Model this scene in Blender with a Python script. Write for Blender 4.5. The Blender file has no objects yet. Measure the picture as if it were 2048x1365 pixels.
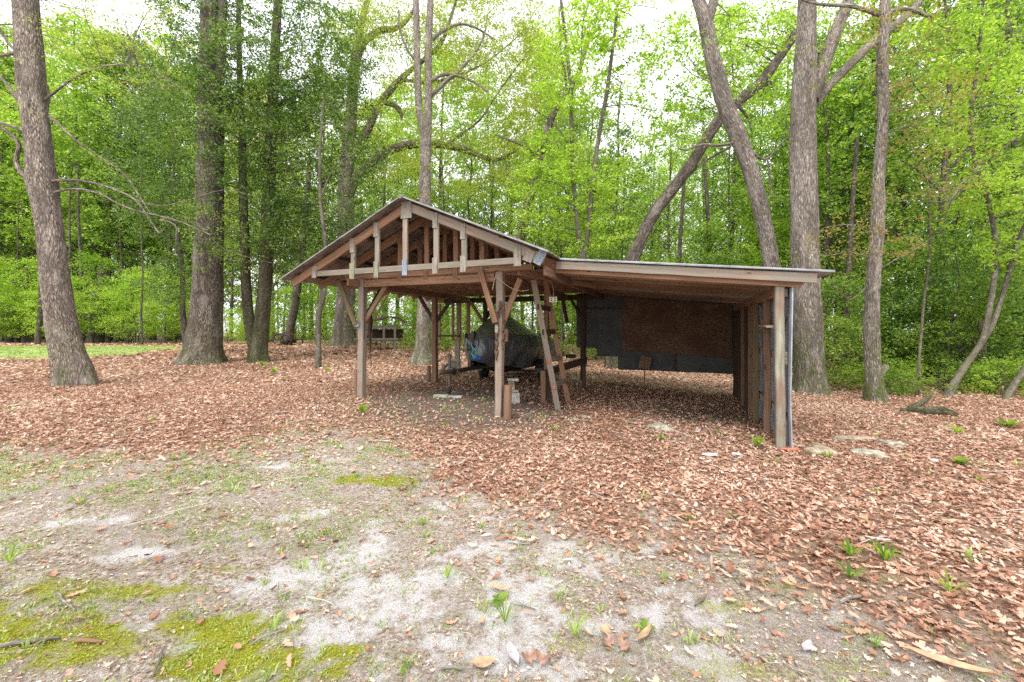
import bpy, math, random
import numpy as np
from mathutils import Vector, Matrix

R = random.Random(7)
rg = np.random.default_rng(11)
SC = bpy.context.scene
COL = SC.collection
PI = math.pi

# ---------------------------------------------------------------- camera
F, HZ, CH = 837.0, 661.0, 1.5          # focal length in photo pixels, horizon row, eye height
cam_d = bpy.data.cameras.new('camera')
cam = bpy.data.objects.new('camera', cam_d); COL.objects.link(cam)
cam_d.sensor_width = 36.0
cam_d.lens = F / 2048 * 36
cam_d.shift_y = -(682.5 - HZ) / 2048
cam_d.clip_end = 600; cam_d.clip_start = .05
cam.location = (0, 0, CH); cam.rotation_euler = (PI / 2, 0, 0)
SC.camera = cam

# ---------------------------------------------------------------- world, sun, exposure
SUN_EL, SUN_AZ = math.radians(58), math.radians(200)
w = bpy.data.worlds.new('World'); SC.world = w; w.use_nodes = True
nt = w.node_tree; nt.nodes.clear()
sky = nt.nodes.new('ShaderNodeTexSky'); sky.sky_type = 'NISHITA'; sky.sun_disc = False
sky.sun_elevation = SUN_EL; sky.sun_rotation = SUN_AZ
sky.air_density = 1.0; sky.dust_density = 4.0; sky.ozone_density = 1.0
hs = nt.nodes.new('ShaderNodeHueSaturation'); hs.inputs['Saturation'].default_value = .12
hs.inputs['Value'].default_value = 1.25
cl = nt.nodes.new('ShaderNodeMix'); cl.data_type = 'RGBA'; cl.inputs[0].default_value = .62
cl.inputs[7].default_value = (9.6, 9.7, 10.2, 1)
bg = nt.nodes.new('ShaderNodeBackground'); bg.inputs['Strength'].default_value = .14
wo = nt.nodes.new('ShaderNodeOutputWorld')
nt.links.new(sky.outputs[0], hs.inputs['Color'])
nt.links.new(hs.outputs[0], cl.inputs[6])
nt.links.new(cl.outputs[2], bg.inputs['Color'])
nt.links.new(bg.outputs[0], wo.inputs['Surface'])
sd = bpy.data.lights.new('sun', 'SUN'); sd.energy = 1.4; sd.angle = math.radians(16); sd.color = (1, .96, .9)
so = bpy.data.objects.new('sun', sd); COL.objects.link(so)
so.rotation_euler = Vector((math.sin(SUN_AZ) * math.cos(SUN_EL), math.cos(SUN_AZ) * math.cos(SUN_EL), math.sin(SUN_EL))).to_track_quat('Z', 'Y').to_euler()
so.location = (0, 0, 30)
SC.view_settings.view_transform = 'Standard'; SC.view_settings.look = 'None'
SC.view_settings.exposure = 0.92; SC.view_settings.gamma = 1
SC.cycles.max_bounces = 7; SC.cycles.diffuse_bounces = 5; SC.cycles.transmission_bounces = 4
SC.cycles.glossy_bounces = 2; SC.cycles.caustics_reflective = False; SC.cycles.caustics_refractive = False
SC.cycles.use_denoising = False

# ---------------------------------------------------------------- helpers
def nrm(v): return v / np.maximum(np.linalg.norm(v, axis=-1, keepdims=True), 1e-9)
def sstep(x, a, b):
    t = np.clip((x - a) / (b - a), 0, 1); return t * t * (3 - 2 * t)
_wv = [(rg.uniform(-1, 1), rg.uniform(-1, 1), rg.uniform(0, 6.28)) for _ in range(48)]
def wob(x, y, f=1.0, o=0):
    """smooth pseudo noise in -1..1"""
    s = 0; a = 0
    for k in range(6):
        cx, cy, ph = _wv[(k + o) % 48]
        n = math.hypot(cx, cy) + 1e-6; m = f * (1 + .45 * k)
        wgt = 1 / (1 + .35 * k)
        s = s + wgt * np.sin((x * cx + y * cy) / n * m + ph + 1.3 * np.sin((x * cy - y * cx) / n * m * .7 + ph * 2)); a += wgt
    return s / a * 1.3
def ghm(x, y):
    """height of the ground"""
    t = (y - 3.5) * .16 - np.maximum(x, -3) * .14
    g = .27 * sstep(t, 0, 1) + .26 * sstep(y, 11, 25)
    g = g - .09 * np.exp(-((x + .3) ** 2 + (y - 9.6) ** 2) / 3.5)
    g = g + .025 * wob(x, y, .9, 3) * sstep(y, 2, 6) + .008 * wob(x, y, 4.0, 9)
    return g
def gh(x, y): return float(ghm(np.float64(x), np.float64(y)))
def P(u, v, Z): return Vector(((u - 1024) / F * Z, Z, CH - (v - HZ) / F * Z))
def G(u, v):
    Z = 8.0
    for _ in range(40):
        x = (u - 1024) / F * Z
        Zn = (CH - gh(x, Z)) * F / max(v - HZ, 4); Z = .5 * Z + .5 * Zn
    x = (u - 1024) / F * Z
    return Vector((x, Z, gh(x, Z)))

def tag(o, label=None, cat=None, group=None, kind=None):
    if label: o['label'] = label
    if cat: o['category'] = cat
    if group: o['group'] = group
    if kind: o['kind'] = kind
    return o
def empty(name, loc, label, cat, group=None, rz=0):
    o = bpy.data.objects.new(name, None); COL.objects.link(o)
    o.location = loc; o.rotation_euler = (0, 0, rz); o.empty_display_size = .2
    return tag(o, label, cat, group)
def copy_tree(o, parent=None):
    c = o.copy(); COL.objects.link(c)
    if parent: c.parent = parent
    for ch in list(o.children): copy_tree(ch, c)
    return c

def mesh_np(name, V, Fq, gc=None, smooth=False):
    me = bpy.data.meshes.new(name)
    V = np.ascontiguousarray(V, dtype=np.float32); n, k = Fq.shape
    me.vertices.add(len(V)); me.vertices.foreach_set('co', V.ravel())
    me.loops.add(n * k); me.loops.foreach_set('vertex_index', np.ascontiguousarray(Fq, dtype=np.int32).ravel())
    me.polygons.add(n); me.polygons.foreach_set('loop_start', np.arange(0, n * k, k, dtype=np.int32))
    me.update(calc_edges=True)
    me.polygons.foreach_set('use_smooth', np.full(n, smooth))
    if gc is not None:
        a = me.attributes.new('gc', 'FLOAT_VECTOR', 'POINT'); a.data.foreach_set('vector', np.ascontiguousarray(gc, dtype=np.float32).ravel())
    return me
def obj_np(name, V, Fq, mat, parent=None, gc=None, smooth=False):
    o = bpy.data.objects.new(name, mesh_np(name, V, Fq, gc, smooth)); COL.objects.link(o)
    if parent:
        o.parent = parent
    o.data.materials.append(mat)
    return o

class MB:
    """collects shapes, then links them as ONE mesh object. off: what is subtracted from every point (the thing's base)"""
    def __init__(s, off=(0, 0, 0)): s.v = []; s.f = []; s.g = []; s.off = Vector(off); s.sm = []
    def add(s, vs, fs, gs, sm=False):
        b = len(s.v); s.v += [Vector(p) - s.off for p in vs]; s.g += gs; s.f += [[b + i for i in f] for f in fs]; s.sm += [sm] * len(fs)
    def beam(s, a, b, w, h, up=(0, 0, 1), seg=4, jit=.0025, ch=.004, taper=1):
        a = Vector(a); b = Vector(b); d = (b - a); Ln = d.length; d.normalize(); up = Vector(up)
        if abs(d.dot(up)) > .98: up = Vector((0, 1, 0))
        sx = d.cross(up).normalized(); sy = sx.cross(d).normalized()
        hw, hh = w / 2, h / 2; c = min(ch, hw * .4, hh * .4)
        prof = [(-hw + c, -hh), (hw - c, -hh), (hw, -hh + c), (hw, hh - c), (hw - c, hh), (-hw + c, hh), (-hw, hh - c), (-hw, -hh + c)]
        vs = []; gs = []; fs = []; o = Vector((R.uniform(0, 50), R.uniform(0, 50), R.uniform(0, 50)))
        for i in range(seg + 1):
            t = i / seg; c0 = a + d * Ln * t
            jx = R.uniform(-jit, jit); jy = R.uniform(-jit, jit); k = 1 + (taper - 1) * t
            for (px, py) in prof:
                vs.append(c0 + sx * (px * k + jx) + sy * (py * k + jy)); gs.append((Ln * t + o.x, px + o.y, py + o.z))
        for i in range(seg):
            for j in range(8):
                q = (j + 1) % 8; fs.append([i * 8 + j, i * 8 + q, (i + 1) * 8 + q, (i + 1) * 8 + j])
        fs.append(list(range(7, -1, -1))); fs.append([seg * 8 + j for j in range(8)])
        s.add(vs, fs, gs); return s
    def box(s, c, size, rz=0, ch=.006, jit=0):
        c = Vector(c); d = Vector((math.cos(rz), math.sin(rz), 0)); return s.beam(c - d * size[0] / 2, c + d * size[0] / 2, size[1], size[2], seg=1, jit=jit, ch=ch)
    def tube(s, pts, rad, n=8, cap=True, wobr=.0, flare=None, smooth=True):
        pts = [Vector(p) for p in pts]; m = len(pts); vs = []; gs = []; fs = []
        x = None; L = 0; o = Vector((R.uniform(0, 50), R.uniform(0, 50), R.uniform(0, 50)))
        for i, p in enumerate(pts):
            d = (pts[min(i + 1, m - 1)] - pts[max(i - 1, 0)]).normalized()
            if i: L += (p - pts[i - 1]).length
            if x is None: x = d.cross(Vector((0, 1, 0)) if abs(d.y) < .9 else Vector((1, 0, 0))).normalized()
            else: x = (x - d * x.dot(d)).normalized()
            y = d.cross(x)
            for j in range(n):
                a = 2 * PI * j / n; r = rad[i] * (1 + wobr * math.sin(3 * a + L * 2.1 + o.x) * .6 + wobr * R.uniform(-1, 1))
                if flare: r *= flare(i, a)
                q = x * math.cos(a) * r + y * math.sin(a) * r
                vs.append(p + q); gs.append((L + o.x, math.cos(a) * rad[i] + o.y, math.sin(a) * rad[i] + o.z))
        for i in range(m - 1):
            for j in range(n):
                q = (j + 1) % n; fs.append([i * n + j, i * n + q, (i + 1) * n + q, (i + 1) * n + j])
        s.add(vs, fs, gs, smooth)
        if cap:
            s.add(vs[:n], [list(range(n - 1, -1, -1))], gs[:n]); s.add(vs[-n:], [list(range(n))], gs[-n:])
        return s
    def ring(s, c, ax, R0, r0, n=24, m=8, sx=1, elong=None):
        c = Vector(c); ax = Vector(ax).normalized(); u = ax.cross(Vector((0, 0, 1)) if abs(ax.z) < .9 else Vector((1, 0, 0))).normalized(); v = ax.cross(u)
        if elong: v = Vector(elong).normalized(); u = v.cross(ax).normalized()
        vs = []; fs = []; gs = []
        for i in range(n):
            a = 2 * PI * i / n; dr = u * math.cos(a) + v * math.sin(a); ctr = c + u * math.cos(a) * R0 + v * math.sin(a) * R0 * sx
            for j in range(m):
                b = 2 * PI * j / m; vs.append(ctr + dr * math.cos(b) * r0 + ax * math.sin(b) * r0); gs.append((a, b, 0))
        for i in range(n):
            for j in range(m):
                fs.append([i * m + j, ((i + 1) % n) * m + j, ((i + 1) % n) * m + (j + 1) % m, i * m + (j + 1) % m])
        s.add(vs, fs, gs, True); return s
    def cyl(s, a, b, r, n=20, r2=None): return s.tube([a, b], [r, r if r2 is None else r2], n, smooth=False)
    def build(s, name, mat, parent=None):
        me = bpy.data.meshes.new(name); me.from_pydata([tuple(p) for p in s.v], [], s.f)
        a = me.attributes.new('gc', 'FLOAT_VECTOR', 'POINT'); a.data.foreach_set('vector', [c for g in s.g for c in g])
        me.polygons.foreach_set('use_smooth', s.sm); me.update()
        o = bpy.data.objects.new(name, me); COL.objects.link(o); me.materials.append(mat)
        if parent: o.parent = parent
        elif s.off.length: o.location = s.off
        return o
def blob(name, c, size, mat, parent=None, off=None, seed=0, amp=.12, rz=0, n=(22, 12), flat=.0, pw=.75):
    """a lumpy rounded rock-like mesh"""
    rr = np.random.default_rng(seed); th = np.linspace(0, 2 * PI, n[0], endpoint=False); ph = np.linspace(-PI / 2, PI / 2, n[1])
    T, Q = np.meshgrid(th, ph); sp = lambda a: np.sign(a) * np.abs(a) ** pw
    k = 1 + amp * (np.sin(T * 2 + rr.uniform(0, 6)) * .5 + np.sin(T * 3 + rr.uniform(0, 6)) * .4 + np.sin(Q * 4 + T + rr.uniform(0, 6)) * .3) + amp * .25 * rr.normal(size=T.shape)
    k[0] = k[0].mean(); k[-1] = k[-1].mean()
    x = sp(np.cos(T)) * np.cos(Q) ** .6 * k * size[0] / 2; y = sp(np.sin(T)) * np.cos(Q) ** .6 * k * size[1] / 2; z = sp(np.sin(Q)) * size[2] / 2 * (1 + (k - 1) * .5)
    X = x * math.cos(rz) - y * math.sin(rz); Y = x * math.sin(rz) + y * math.cos(rz)
    V = np.stack([X, Y, z], -1).reshape(-1, 3); base = Vector(c)
    if off is not None: V = V + np.array(base - Vector(off))
    idx = np.arange(n[0] * n[1]).reshape(n[1], n[0]); a = idx[:-1]; b = idx[1:]
    Fq = np.stack([a, np.roll(a, -1, 1), np.roll(b, -1, 1), b], -1).reshape(-1, 4)
    o = obj_np(name, V, Fq, mat, parent, gc=V, smooth=True)
    if off is None: o.location = base
    return o

# ---------------------------------------------------------------- materials
def newmat(name):
    m = bpy.data.materials.new(name); m.use_nodes = True; t = m.node_tree; t.nodes.clear(); return m, t
def nd(t, typ, **kw):
    n = t.nodes.new(typ)
    for k, v in kw.items():
        if k in n.inputs.keys() if isinstance(k, str) else False: n.inputs[k].default_value = v
        else: setattr(n, k, v)
    return n
def ramp(t, stops, fac=None):
    r = t.nodes.new('ShaderNodeValToRGB'); e = r.color_ramp.elements
    while len(e) < len(stops): e.new(.5)
    for x, (p, c) in zip(e, stops): x.position = p; x.color = (*c, 1) if len(c) == 3 else c
    if fac is not None: t.links.new(fac, r.inputs[0])
    return r
def mixc(t, fac, a, b, mode='MIX'):
    m = t.nodes.new('ShaderNodeMix'); m.data_type = 'RGBA'; m.blend_type = mode
    for i, x in ((0, fac), (6, a), (7, b)):
        if isinstance(x, (int, float)): m.inputs[i].default_value = x
        elif isinstance(x, tuple): m.inputs[i].default_value = (*x, 1)
        else: t.links.new(x, m.inputs[i])
    return m.outputs[2]
def coord(t, kind='gc', scale=(1, 1, 1)):
    if kind == 'gc': a = t.nodes.new('ShaderNodeAttribute'); a.attribute_name = 'gc'; o = a.outputs['Vector']
    elif kind == 'pos': o = t.nodes.new('ShaderNodeNewGeometry').outputs['Position']
    else: o = t.nodes.new('ShaderNodeTexCoord').outputs['Object']
    mp = t.nodes.new('ShaderNodeMapping'); mp.inputs['Scale'].default_value = scale; t.links.new(o, mp.inputs[0]); return mp.outputs[0]
def noise(t, vec, sc=5, det=4, rough=.55, dist=0):
    n = t.nodes.new('ShaderNodeTexNoise'); n.inputs['Scale'].default_value = sc; n.inputs['Detail'].default_value = det
    n.inputs['Roughness'].default_value = rough; n.inputs['Distortion'].default_value = dist; t.links.new(vec, n.inputs['Vector']); return n.outputs['Fac']
def finish(t, col, rough=.8, height=None, bump=.3, dist=.01, spec=.3, metal=0, **kw):
    b = t.nodes.new('ShaderNodeBsdfPrincipled'); o = t.nodes.new('ShaderNodeOutputMaterial')
    if isinstance(col, tuple): b.inputs['Base Color'].default_value = (*col, 1)
    else: t.links.new(col, b.inputs['Base Color'])
    if isinstance(rough, (int, float)): b.inputs['Roughness'].default_value = rough
    else: t.links.new(rough, b.inputs['Roughness'])
    b.inputs['Specular IOR Level'].default_value = spec; b.inputs['Metallic'].default_value = metal
    if height is not None:
        bp = t.nodes.new('ShaderNodeBump'); bp.inputs['Strength'].default_value = bump; bp.inputs['Distance'].default_value = dist
        t.links.new(height, bp.inputs['Height']); t.links.new(bp.outputs[0], b.inputs['Normal'])
    t.links.new(b.outputs[0], o.inputs[0]); return b
def wood(name, dark, mid, light, stain=None, stain_amt=0, knots=True, bump=.5):
    m, t = newmat(name)
    v = coord(t, 'gc', (2.2, 46, 46)); g1 = noise(t, v, 1, 5, .6, .35)
    v2 = coord(t, 'gc', (1.1, 5, 5)); g2 = noise(t, v2, 1.3, 3, .5)
    r = ramp(t, [(.28, dark), (.5, mid), (.74, light)], g1)
    c = mixc(t, g2, r.outputs[0], tuple(x * .62 for x in mid), 'MIX')
    if knots:
        v3 = coord(t, 'gc', (3.2, 12, 12)); vo = t.nodes.new('ShaderNodeTexVoronoi'); vo.inputs['Scale'].default_value = 1; t.links.new(v3, vo.inputs['Vector'])
        kr = ramp(t, [(.06, (1, 1, 1)), (.16, (0, 0, 0))], vo.outputs['Distance']); c = mixc(t, kr.outputs[0], c, tuple(x * .35 for x in dark))
    if stain:
        v4 = coord(t, 'gc', (2.0, 4, 4)); s = noise(t, v4, 1.4, 4, .6); sr = ramp(t, [(.5 - stain_amt * .3, (0, 0, 0)), (.62, (1, 1, 1))], s)
        c = mixc(t, sr.outputs[0], c, mixc(t, g1, tuple(x * .6 for x in stain), stain))
    finish(t, c, .85, g1, bump, .004, .2); return m
M = {}
M['wood_brown'] = wood('brown_lumber', (.10, .055, .034), (.25, .15, .095), (.37, .245, .165))
M['wood_red'] = wood('red_brown_lumber', (.13, .065, .038), (.31, .175, .105), (.46, .29, .185))
M['wood_grey'] = wood('weathered_grey_lumber', (.13, .105, .08), (.28, .24, .19), (.42, .37, .305), (.22, .21, .155), .1, knots=True)
M['wood_pink'] = wood('sun_bleached_lumber', (.17, .12, .09), (.35, .26, .20), (.48, .38, .31), (.30, .27, .22), .4)
M['wood_moss'] = wood('mossy_lumber', (.10, .07, .03), (.22, .15, .08), (.32, .24, .13), (.17, .15, .08), .3)
M['wood_green'] = wood('green_treated_post', (.16, .15, .115), (.32, .315, .245), (.46, .45, .365), (.28, .20, .145), .45)
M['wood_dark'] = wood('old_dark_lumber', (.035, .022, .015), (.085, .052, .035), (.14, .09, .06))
M['wood_blue'] = wood('blue_stained_lumber', (.12, .17, .25), (.24, .31, .42), (.42, .47, .52), (.30, .30, .26), .3)
# nail-holed gusset plate
def gusset(name, base, dark):
    m, t = newmat(name); v = coord(t, 'gc', (6, 40, 40)); g1 = noise(t, v, 1, 5, .6, .3)
    v3 = coord(t, 'gc', (26, 26, 26)); vo = t.nodes.new('ShaderNodeTexVoronoi'); vo.inputs['Scale'].default_value = 1; t.links.new(v3, vo.inputs['Vector'])
    kr = ramp(t, [(.13, (1, 1, 1)), (.2, (0, 0, 0))], vo.outputs['Distance'])
    c = ramp(t, [(.3, tuple(x * .5 for x in base)), (.6, base), (.8, tuple(x * 1.3 for x in base))], g1).outputs[0]
    c = mixc(t, kr.outputs[0], c, dark); finish(t, c, .85, g1, .5, .004, .2); return m
M['gusset_grey'] = gusset('nailed_plate_grey', (.31, .275, .225), (.03, .02, .015))
M['gusset_blue'] = gusset('nailed_plate_blue', (.29, .34, .39), (.03, .02, .02))
M['gusset_green'] = gusset('nailed_plate_green', (.29, .285, .20), (.03, .02, .015))
M['gusset_brown'] = gusset('nailed_plate_brown', (.24, .14, .085), (.02, .012, .008))

def bark(name, dark, mid, light, sc=1.0, moss=0, mosscol=(.10, .13, .03), bump=1.0, lichen=.0):
    m, t = newmat(name)
    v = coord(t, 'gc', (4.5 * sc, 24 * sc, 24 * sc)); vo = t.nodes.new('ShaderNodeTexVoronoi'); vo.feature = 'DISTANCE_TO_EDGE'; vo.inputs['Scale'].default_value = 1
    wv = coord(t, 'gc', (9 * sc, 30 * sc, 30 * sc)); n1 = noise(t, wv, 1, 5, .65)
    ad = t.nodes.new('ShaderNodeVectorMath'); ad.operation = 'ADD'; cb = t.nodes.new('ShaderNodeCombineXYZ')
    for i in range(3): t.links.new(n1, cb.inputs[i])
    t.links.new(v, ad.inputs[0]); t.links.new(cb.outputs[0], ad.inputs[1]); t.links.new(ad.outputs[0], vo.inputs['Vector'])
    h = t.nodes.new('ShaderNodeMath'); h.operation = 'MULTIPLY_ADD'; t.links.new(vo.outputs['Distance'], h.inputs[0]); h.inputs[1].default_value = 1.6; t.links.new(n1, h.inputs[2])
    c = ramp(t, [(.44, dark), (.66, mid), (.98, light)], h.outputs[0]).outputs[0]
    big = noise(t, coord(t, 'gc', (.8, 3, 3)), 1.5, 3, .5); c = mixc(t, ramp(t, [(.38, (0, 0, 0)), (.62, (.75, .75, .75))], big).outputs[0], c, tuple(x * .5 for x in mid)); b3 = noise(t, coord(t, 'gc', (1.6, 5, 5)), 1.1, 5, .65); c = mixc(t, ramp(t, [(.52, (0, 0, 0)), (.66, (.5, .5, .5))], b3).outputs[0], c, tuple(min(1, x * 1.15) for x in light))
    if lichen:
        ln = noise(t, coord(t, 'gc', (5, 9, 9)), 1.6, 4, .6); c = mixc(t, ramp(t, [(.66 - lichen * .2, (0, 0, 0)), (.72, (.7, .7, .7))], ln).outputs[0], c, (.34, .36, .31))
    if moss:
        pz = t.nodes.new('ShaderNodeSeparateXYZ'); t.links.new(coord(t, 'pos'), pz.inputs[0])
        mr = t.nodes.new('ShaderNodeMapRange'); mr.inputs[1].default_value = 2.2; mr.inputs[2].default_value = .2; mr.inputs[3].default_value = 0; mr.inputs[4].default_value = 1
        t.links.new(pz.outputs['Z'], mr.inputs[0]); mn = noise(t, coord(t, 'gc', (2, 6, 6)), 1.5, 4, .6)
        mm = t.nodes.new('ShaderNodeMath'); mm.operation = 'MULTIPLY'; t.links.new(mr.outputs[0], mm.inputs[0]); t.links.new(ramp(t, [(.4, (0, 0, 0)), (.6, (moss,) * 3)], mn).outputs[0], mm.inputs[1])
        c = mixc(t, mm.outputs[0], c, mosscol)
    finish(t, c, .9, h.outputs[0], bump, .035, .15); return m
M['bark_oak'] = bark('oak_bark', (.045, .034, .027), (.24, .19, .155), (.46, .39, .33), 1.3, .5, lichen=.3)
M['bark_dark'] = bark('dark_oak_bark', (.028, .022, .018), (.145, .115, .093), (.33, .285, .24), 1.15, .6)
M['bark_pale'] = bark('pale_bark', (.07, .055, .045), (.25, .205, .17), (.40, .35, .30), 1.1, .9, lichen=.6)
M['bark_moss'] = bark('mossy_bark', (.03, .027, .015), (.11, .098, .06), (.19, .18, .12), 1.4, .5)
M['bark_smooth'] = bark('thin_stem_bark', (.05, .042, .032), (.14, .12, .09), (.22, .19, .15), 2.2, .3, bump=.4, lichen=.5)
M['bark_far'] = bark('far_bark', (.03, .025, .02), (.09, .075, .06), (.17, .145, .12), .7, 0, bump=.3)
M['twig'] = bark('grey_twig', (.10, .085, .07), (.20, .17, .14), (.32, .29, .25), 3, 0, bump=.2)

def leafmat(name, cols, trans=.45, rough=.5, tcol=1.25, spec=.25):
    m, t = newmat(name)
    gi = t.nodes.new('ShaderNodeNewGeometry'); oi = t.nodes.new('ShaderNodeObjectInfo')
    n = noise(t, coord(t, 'pos'), .55, 2, .5)
    f = t.nodes.new('ShaderNodeMath'); f.operation = 'MULTIPLY_ADD'; t.links.new(gi.outputs['Random Per Island'], f.inputs[0]); f.inputs[1].default_value = .62
    f2 = t.nodes.new('ShaderNodeMath'); f2.operation = 'MULTIPLY_ADD'; t.links.new(n, f2.inputs[0]); f2.inputs[1].default_value = .7; f2.inputs[2].default_value = -.2
    t.links.new(f2.outputs[0], f.inputs[2])
    f3 = t.nodes.new('ShaderNodeMath'); f3.operation = 'MULTIPLY_ADD'; t.links.new(oi.outputs['Random'], f3.inputs[0]); f3.inputs[1].default_value = .3; t.links.new(f.outputs[0], f3.inputs[2])
    k = len(cols) - 1; c = ramp(t, [(.12 + .86 * i / k, x) for i, x in enumerate(cols)], f3.outputs[0]).outputs[0]
    d = t.nodes.new('ShaderNodeBsdfPrincipled'); d.inputs['Roughness'].default_value = rough; d.inputs['Specular IOR Level'].default_value = spec; t.links.new(c, d.inputs['Base Color'])
    tr = t.nodes.new('ShaderNodeBsdfTranslucent'); t.links.new(mixc(t, 1.0, c, (1.15 * tcol, 1.25 * tcol, .75 * tcol), 'MULTIPLY'), tr.inputs[0])
    mx = t.nodes.new('ShaderNodeMixShader'); mx.inputs[0].default_value = trans; o = t.nodes.new('ShaderNodeOutputMaterial')
    t.links.new(d.outputs[0], mx.inputs[1]); t.links.new(tr.outputs[0], mx.inputs[2]); t.links.new(mx.outputs[0], o.inputs[0]); return m
M['leaf_bright'] = leafmat('spring_leaf', [(.08, .15, .02), (.19, .31, .035), (.31, .43, .055), (.44, .54, .11)], .6)
M['leaf_mid'] = leafmat('woodland_leaf', [(.05, .10, .02), (.14, .235, .04), (.26, .365, .065), (.42, .51, .14)], .6)
M['leaf_dark'] = leafmat('understory_leaf', [(.022, .052, .015), (.07, .14, .028), (.16, .255, .045), (.34, .43, .10)], .52)
M['leaf_holly'] = leafmat('evergreen_leaf', [(.02, .045, .014), (.06, .115, .026), (.14, .22, .045), (.32, .40, .11)], .45, .36, spec=.5)
M['leaf_oak'] = leafmat('young_oak_leaf', [(.12, .18, .03), (.21, .27, .045), (.32, .36, .07), (.40, .42, .11)], .55)
M['leaf_bud'] = leafmat('reddish_bud_leaf', [(.18, .19, .04), (.26, .23, .06), (.33, .24, .09), (.34, .17, .09)], .5)
M['leaf_grass'] = leafmat('green_grass_blade', [(.13, .19, .045), (.22, .30, .075), (.33, .42, .13), (.50, .54, .29)], .35)
M['dry_grass'] = leafmat('dry_straw', [(.09, .05, .035), (.25, .16, .11), (.44, .33, .25), (.68, .60, .51)], .1)
M['litter'] = leafmat('dead_leaf', [(.11, .045, .025), (.30, .138, .082), (.45, .25, .165), (.56, .375, .275), (.69, .545, .45)], .12, .55, 1.0, .35)
M['twig_l'] = leafmat('strewn_twig', [(.08, .06, .045), (.16, .13, .10), (.30, .26, .22), (.42, .38, .33)], .0)
M['moss'] = leafmat('moss_tuft', [(.17, .13, .03), (.27, .26, .035), (.37, .39, .05), (.48, .54, .09)], .3)

def simple(name, c, rough=.5, metal=0, nscale=20, var=.35, bump=.15, spec=.4, c2=None, dist=.003):
    m, t = newmat(name); n = noise(t, coord(t, 'obj'), nscale, 5, .6)
    col = mixc(t, ramp(t, [(.35, (0, 0, 0)), (.65, (1, 1, 1))], n).outputs[0], tuple(x * (1 - var) for x in c), c2 or tuple(min(1, x * (1 + var * .5)) for x in c))
    finish(t, col, rough, n, bump, dist, spec, metal); return m
M['metal_grey'] = simple('galvanised_sheet', (.36, .39, .43), .5, .25, 6, .25, .1)
M['metal_dark'] = simple('dull_roof_sheet', (.17, .155, .15), .55, .25, 5, .4, .1, c2=(.25, .21, .185))
M['metal_top'] = simple('roof_sheet_edge', (.30, .31, .32), .5, .3, 7, .35, .1)
M['sheet_dark'] = simple('dark_tin_panel', (.046, .047, .044), .6, .05, 4, .3, .1, c2=(.068, .068, .062))
M['black_steel'] = simple('black_trailer_steel', (.035, .035, .038), .5, .5, 25, .4, .2, c2=(.08, .06, .05))
M['grey_steel'] = simple('grey_old_steel', (.17, .17, .165), .5, .6, 20, .4, .2, c2=(.16, .10, .07))
M['rubber'] = simple('tyre_rubber', (.022, .022, .023), .85, 0, 30, .3, .2)
M['rust'] = simple('rusty_chain', (.13, .062, .038), .8, .3, 60, .5, .4, c2=(.22, .12, .08))
M['concrete'] = simple('weathered_concrete', (.40, .385, .35), .9, 0, 14, .35, .5, .2, c2=(.50, .49, .45))
M['stone'] = simple('pale_stone', (.33, .30, .22), .9, 0, 16, .5, 1.0, .15, c2=(.50, .47, .37), dist=.02)
M['stone_tan'] = simple('tan_field_stone', (.30, .22, .14), .9, 0, 12, .55, 1.0, .15, c2=(.44, .36, .26), dist=.03)
M['plastic_white'] = simple('outlet_plate', (.72, .68, .52), .45, 0, 10, .1, .02)
M['black'] = simple('black_plastic', (.015, .015, .015), .5, 0, 10, .1, .02)
M['blue'] = simple('blue_cloth', (.02, .045, .25), .6, 0, 12, .5, .3, c2=(.04, .10, .42), dist=.01)
M['cyan'] = simple('turquoise_rope', (.05, .33, .38), .6, 0, 30, .4, .2)
M['rope'] = simple('tan_rope', (.55, .42, .28), .8, 0, 40, .3, .2)
M['red'] = simple('faded_red_plastic', (.60, .16, .10), .6, 0, 15, .3, .2)
M['white_scrap'] = simple('white_scrap', (.62, .63, .66), .6, 0, 15, .2, .2)
# tarp cloths
def tarp(name, c, c2, rough, sheen=.5):
    m, t = newmat(name); v = coord(t, 'gc', (1.0, 5, 2)); n = noise(t, v, 1.1, 3, .5, 1.0); n2 = noise(t, coord(t, 'gc', (1, 1, 1)), 30, 3)
    col = mixc(t, n, c, c2); finish(t, col, rough, n, .9, .05, sheen); return m
M['tarp_olive'] = tarp('olive_tarp', (.10, .115, .072), (.175, .19, .125), .45, .6)
M['tarp_black'] = tarp('black_plastic_sheet', (.04, .044, .044), (.115, .125, .125), .3, 1.0)
# OSB
m, t = newmat('osb_board'); v = coord(t, 'obj', (1, 1, 1)); vo = t.nodes.new('ShaderNodeTexVoronoi'); vo.inputs['Scale'].default_value = 22; vo.inputs['Randomness'].default_value = 1
mp = coord(t, 'obj', (1, 1, 2.4)); t.links.new(mp, vo.inputs['Vector'])
c = ramp(t, [(0, (.07, .040, .024)), (.5, (.125, .072, .043)), (1, (.21, .13, .08))], vo.outputs['Color']).outputs[0]
n = noise(t, v, 1.6, 3); c = mixc(t, ramp(t, [(.4, (0, 0, 0)), (.62, (.75, .75, .75))], n).outputs[0], c, (.085, .035, .022)); finish(t, c, .8, vo.outputs['Distance'], .3, .003, .2); M['osb'] = m

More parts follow.
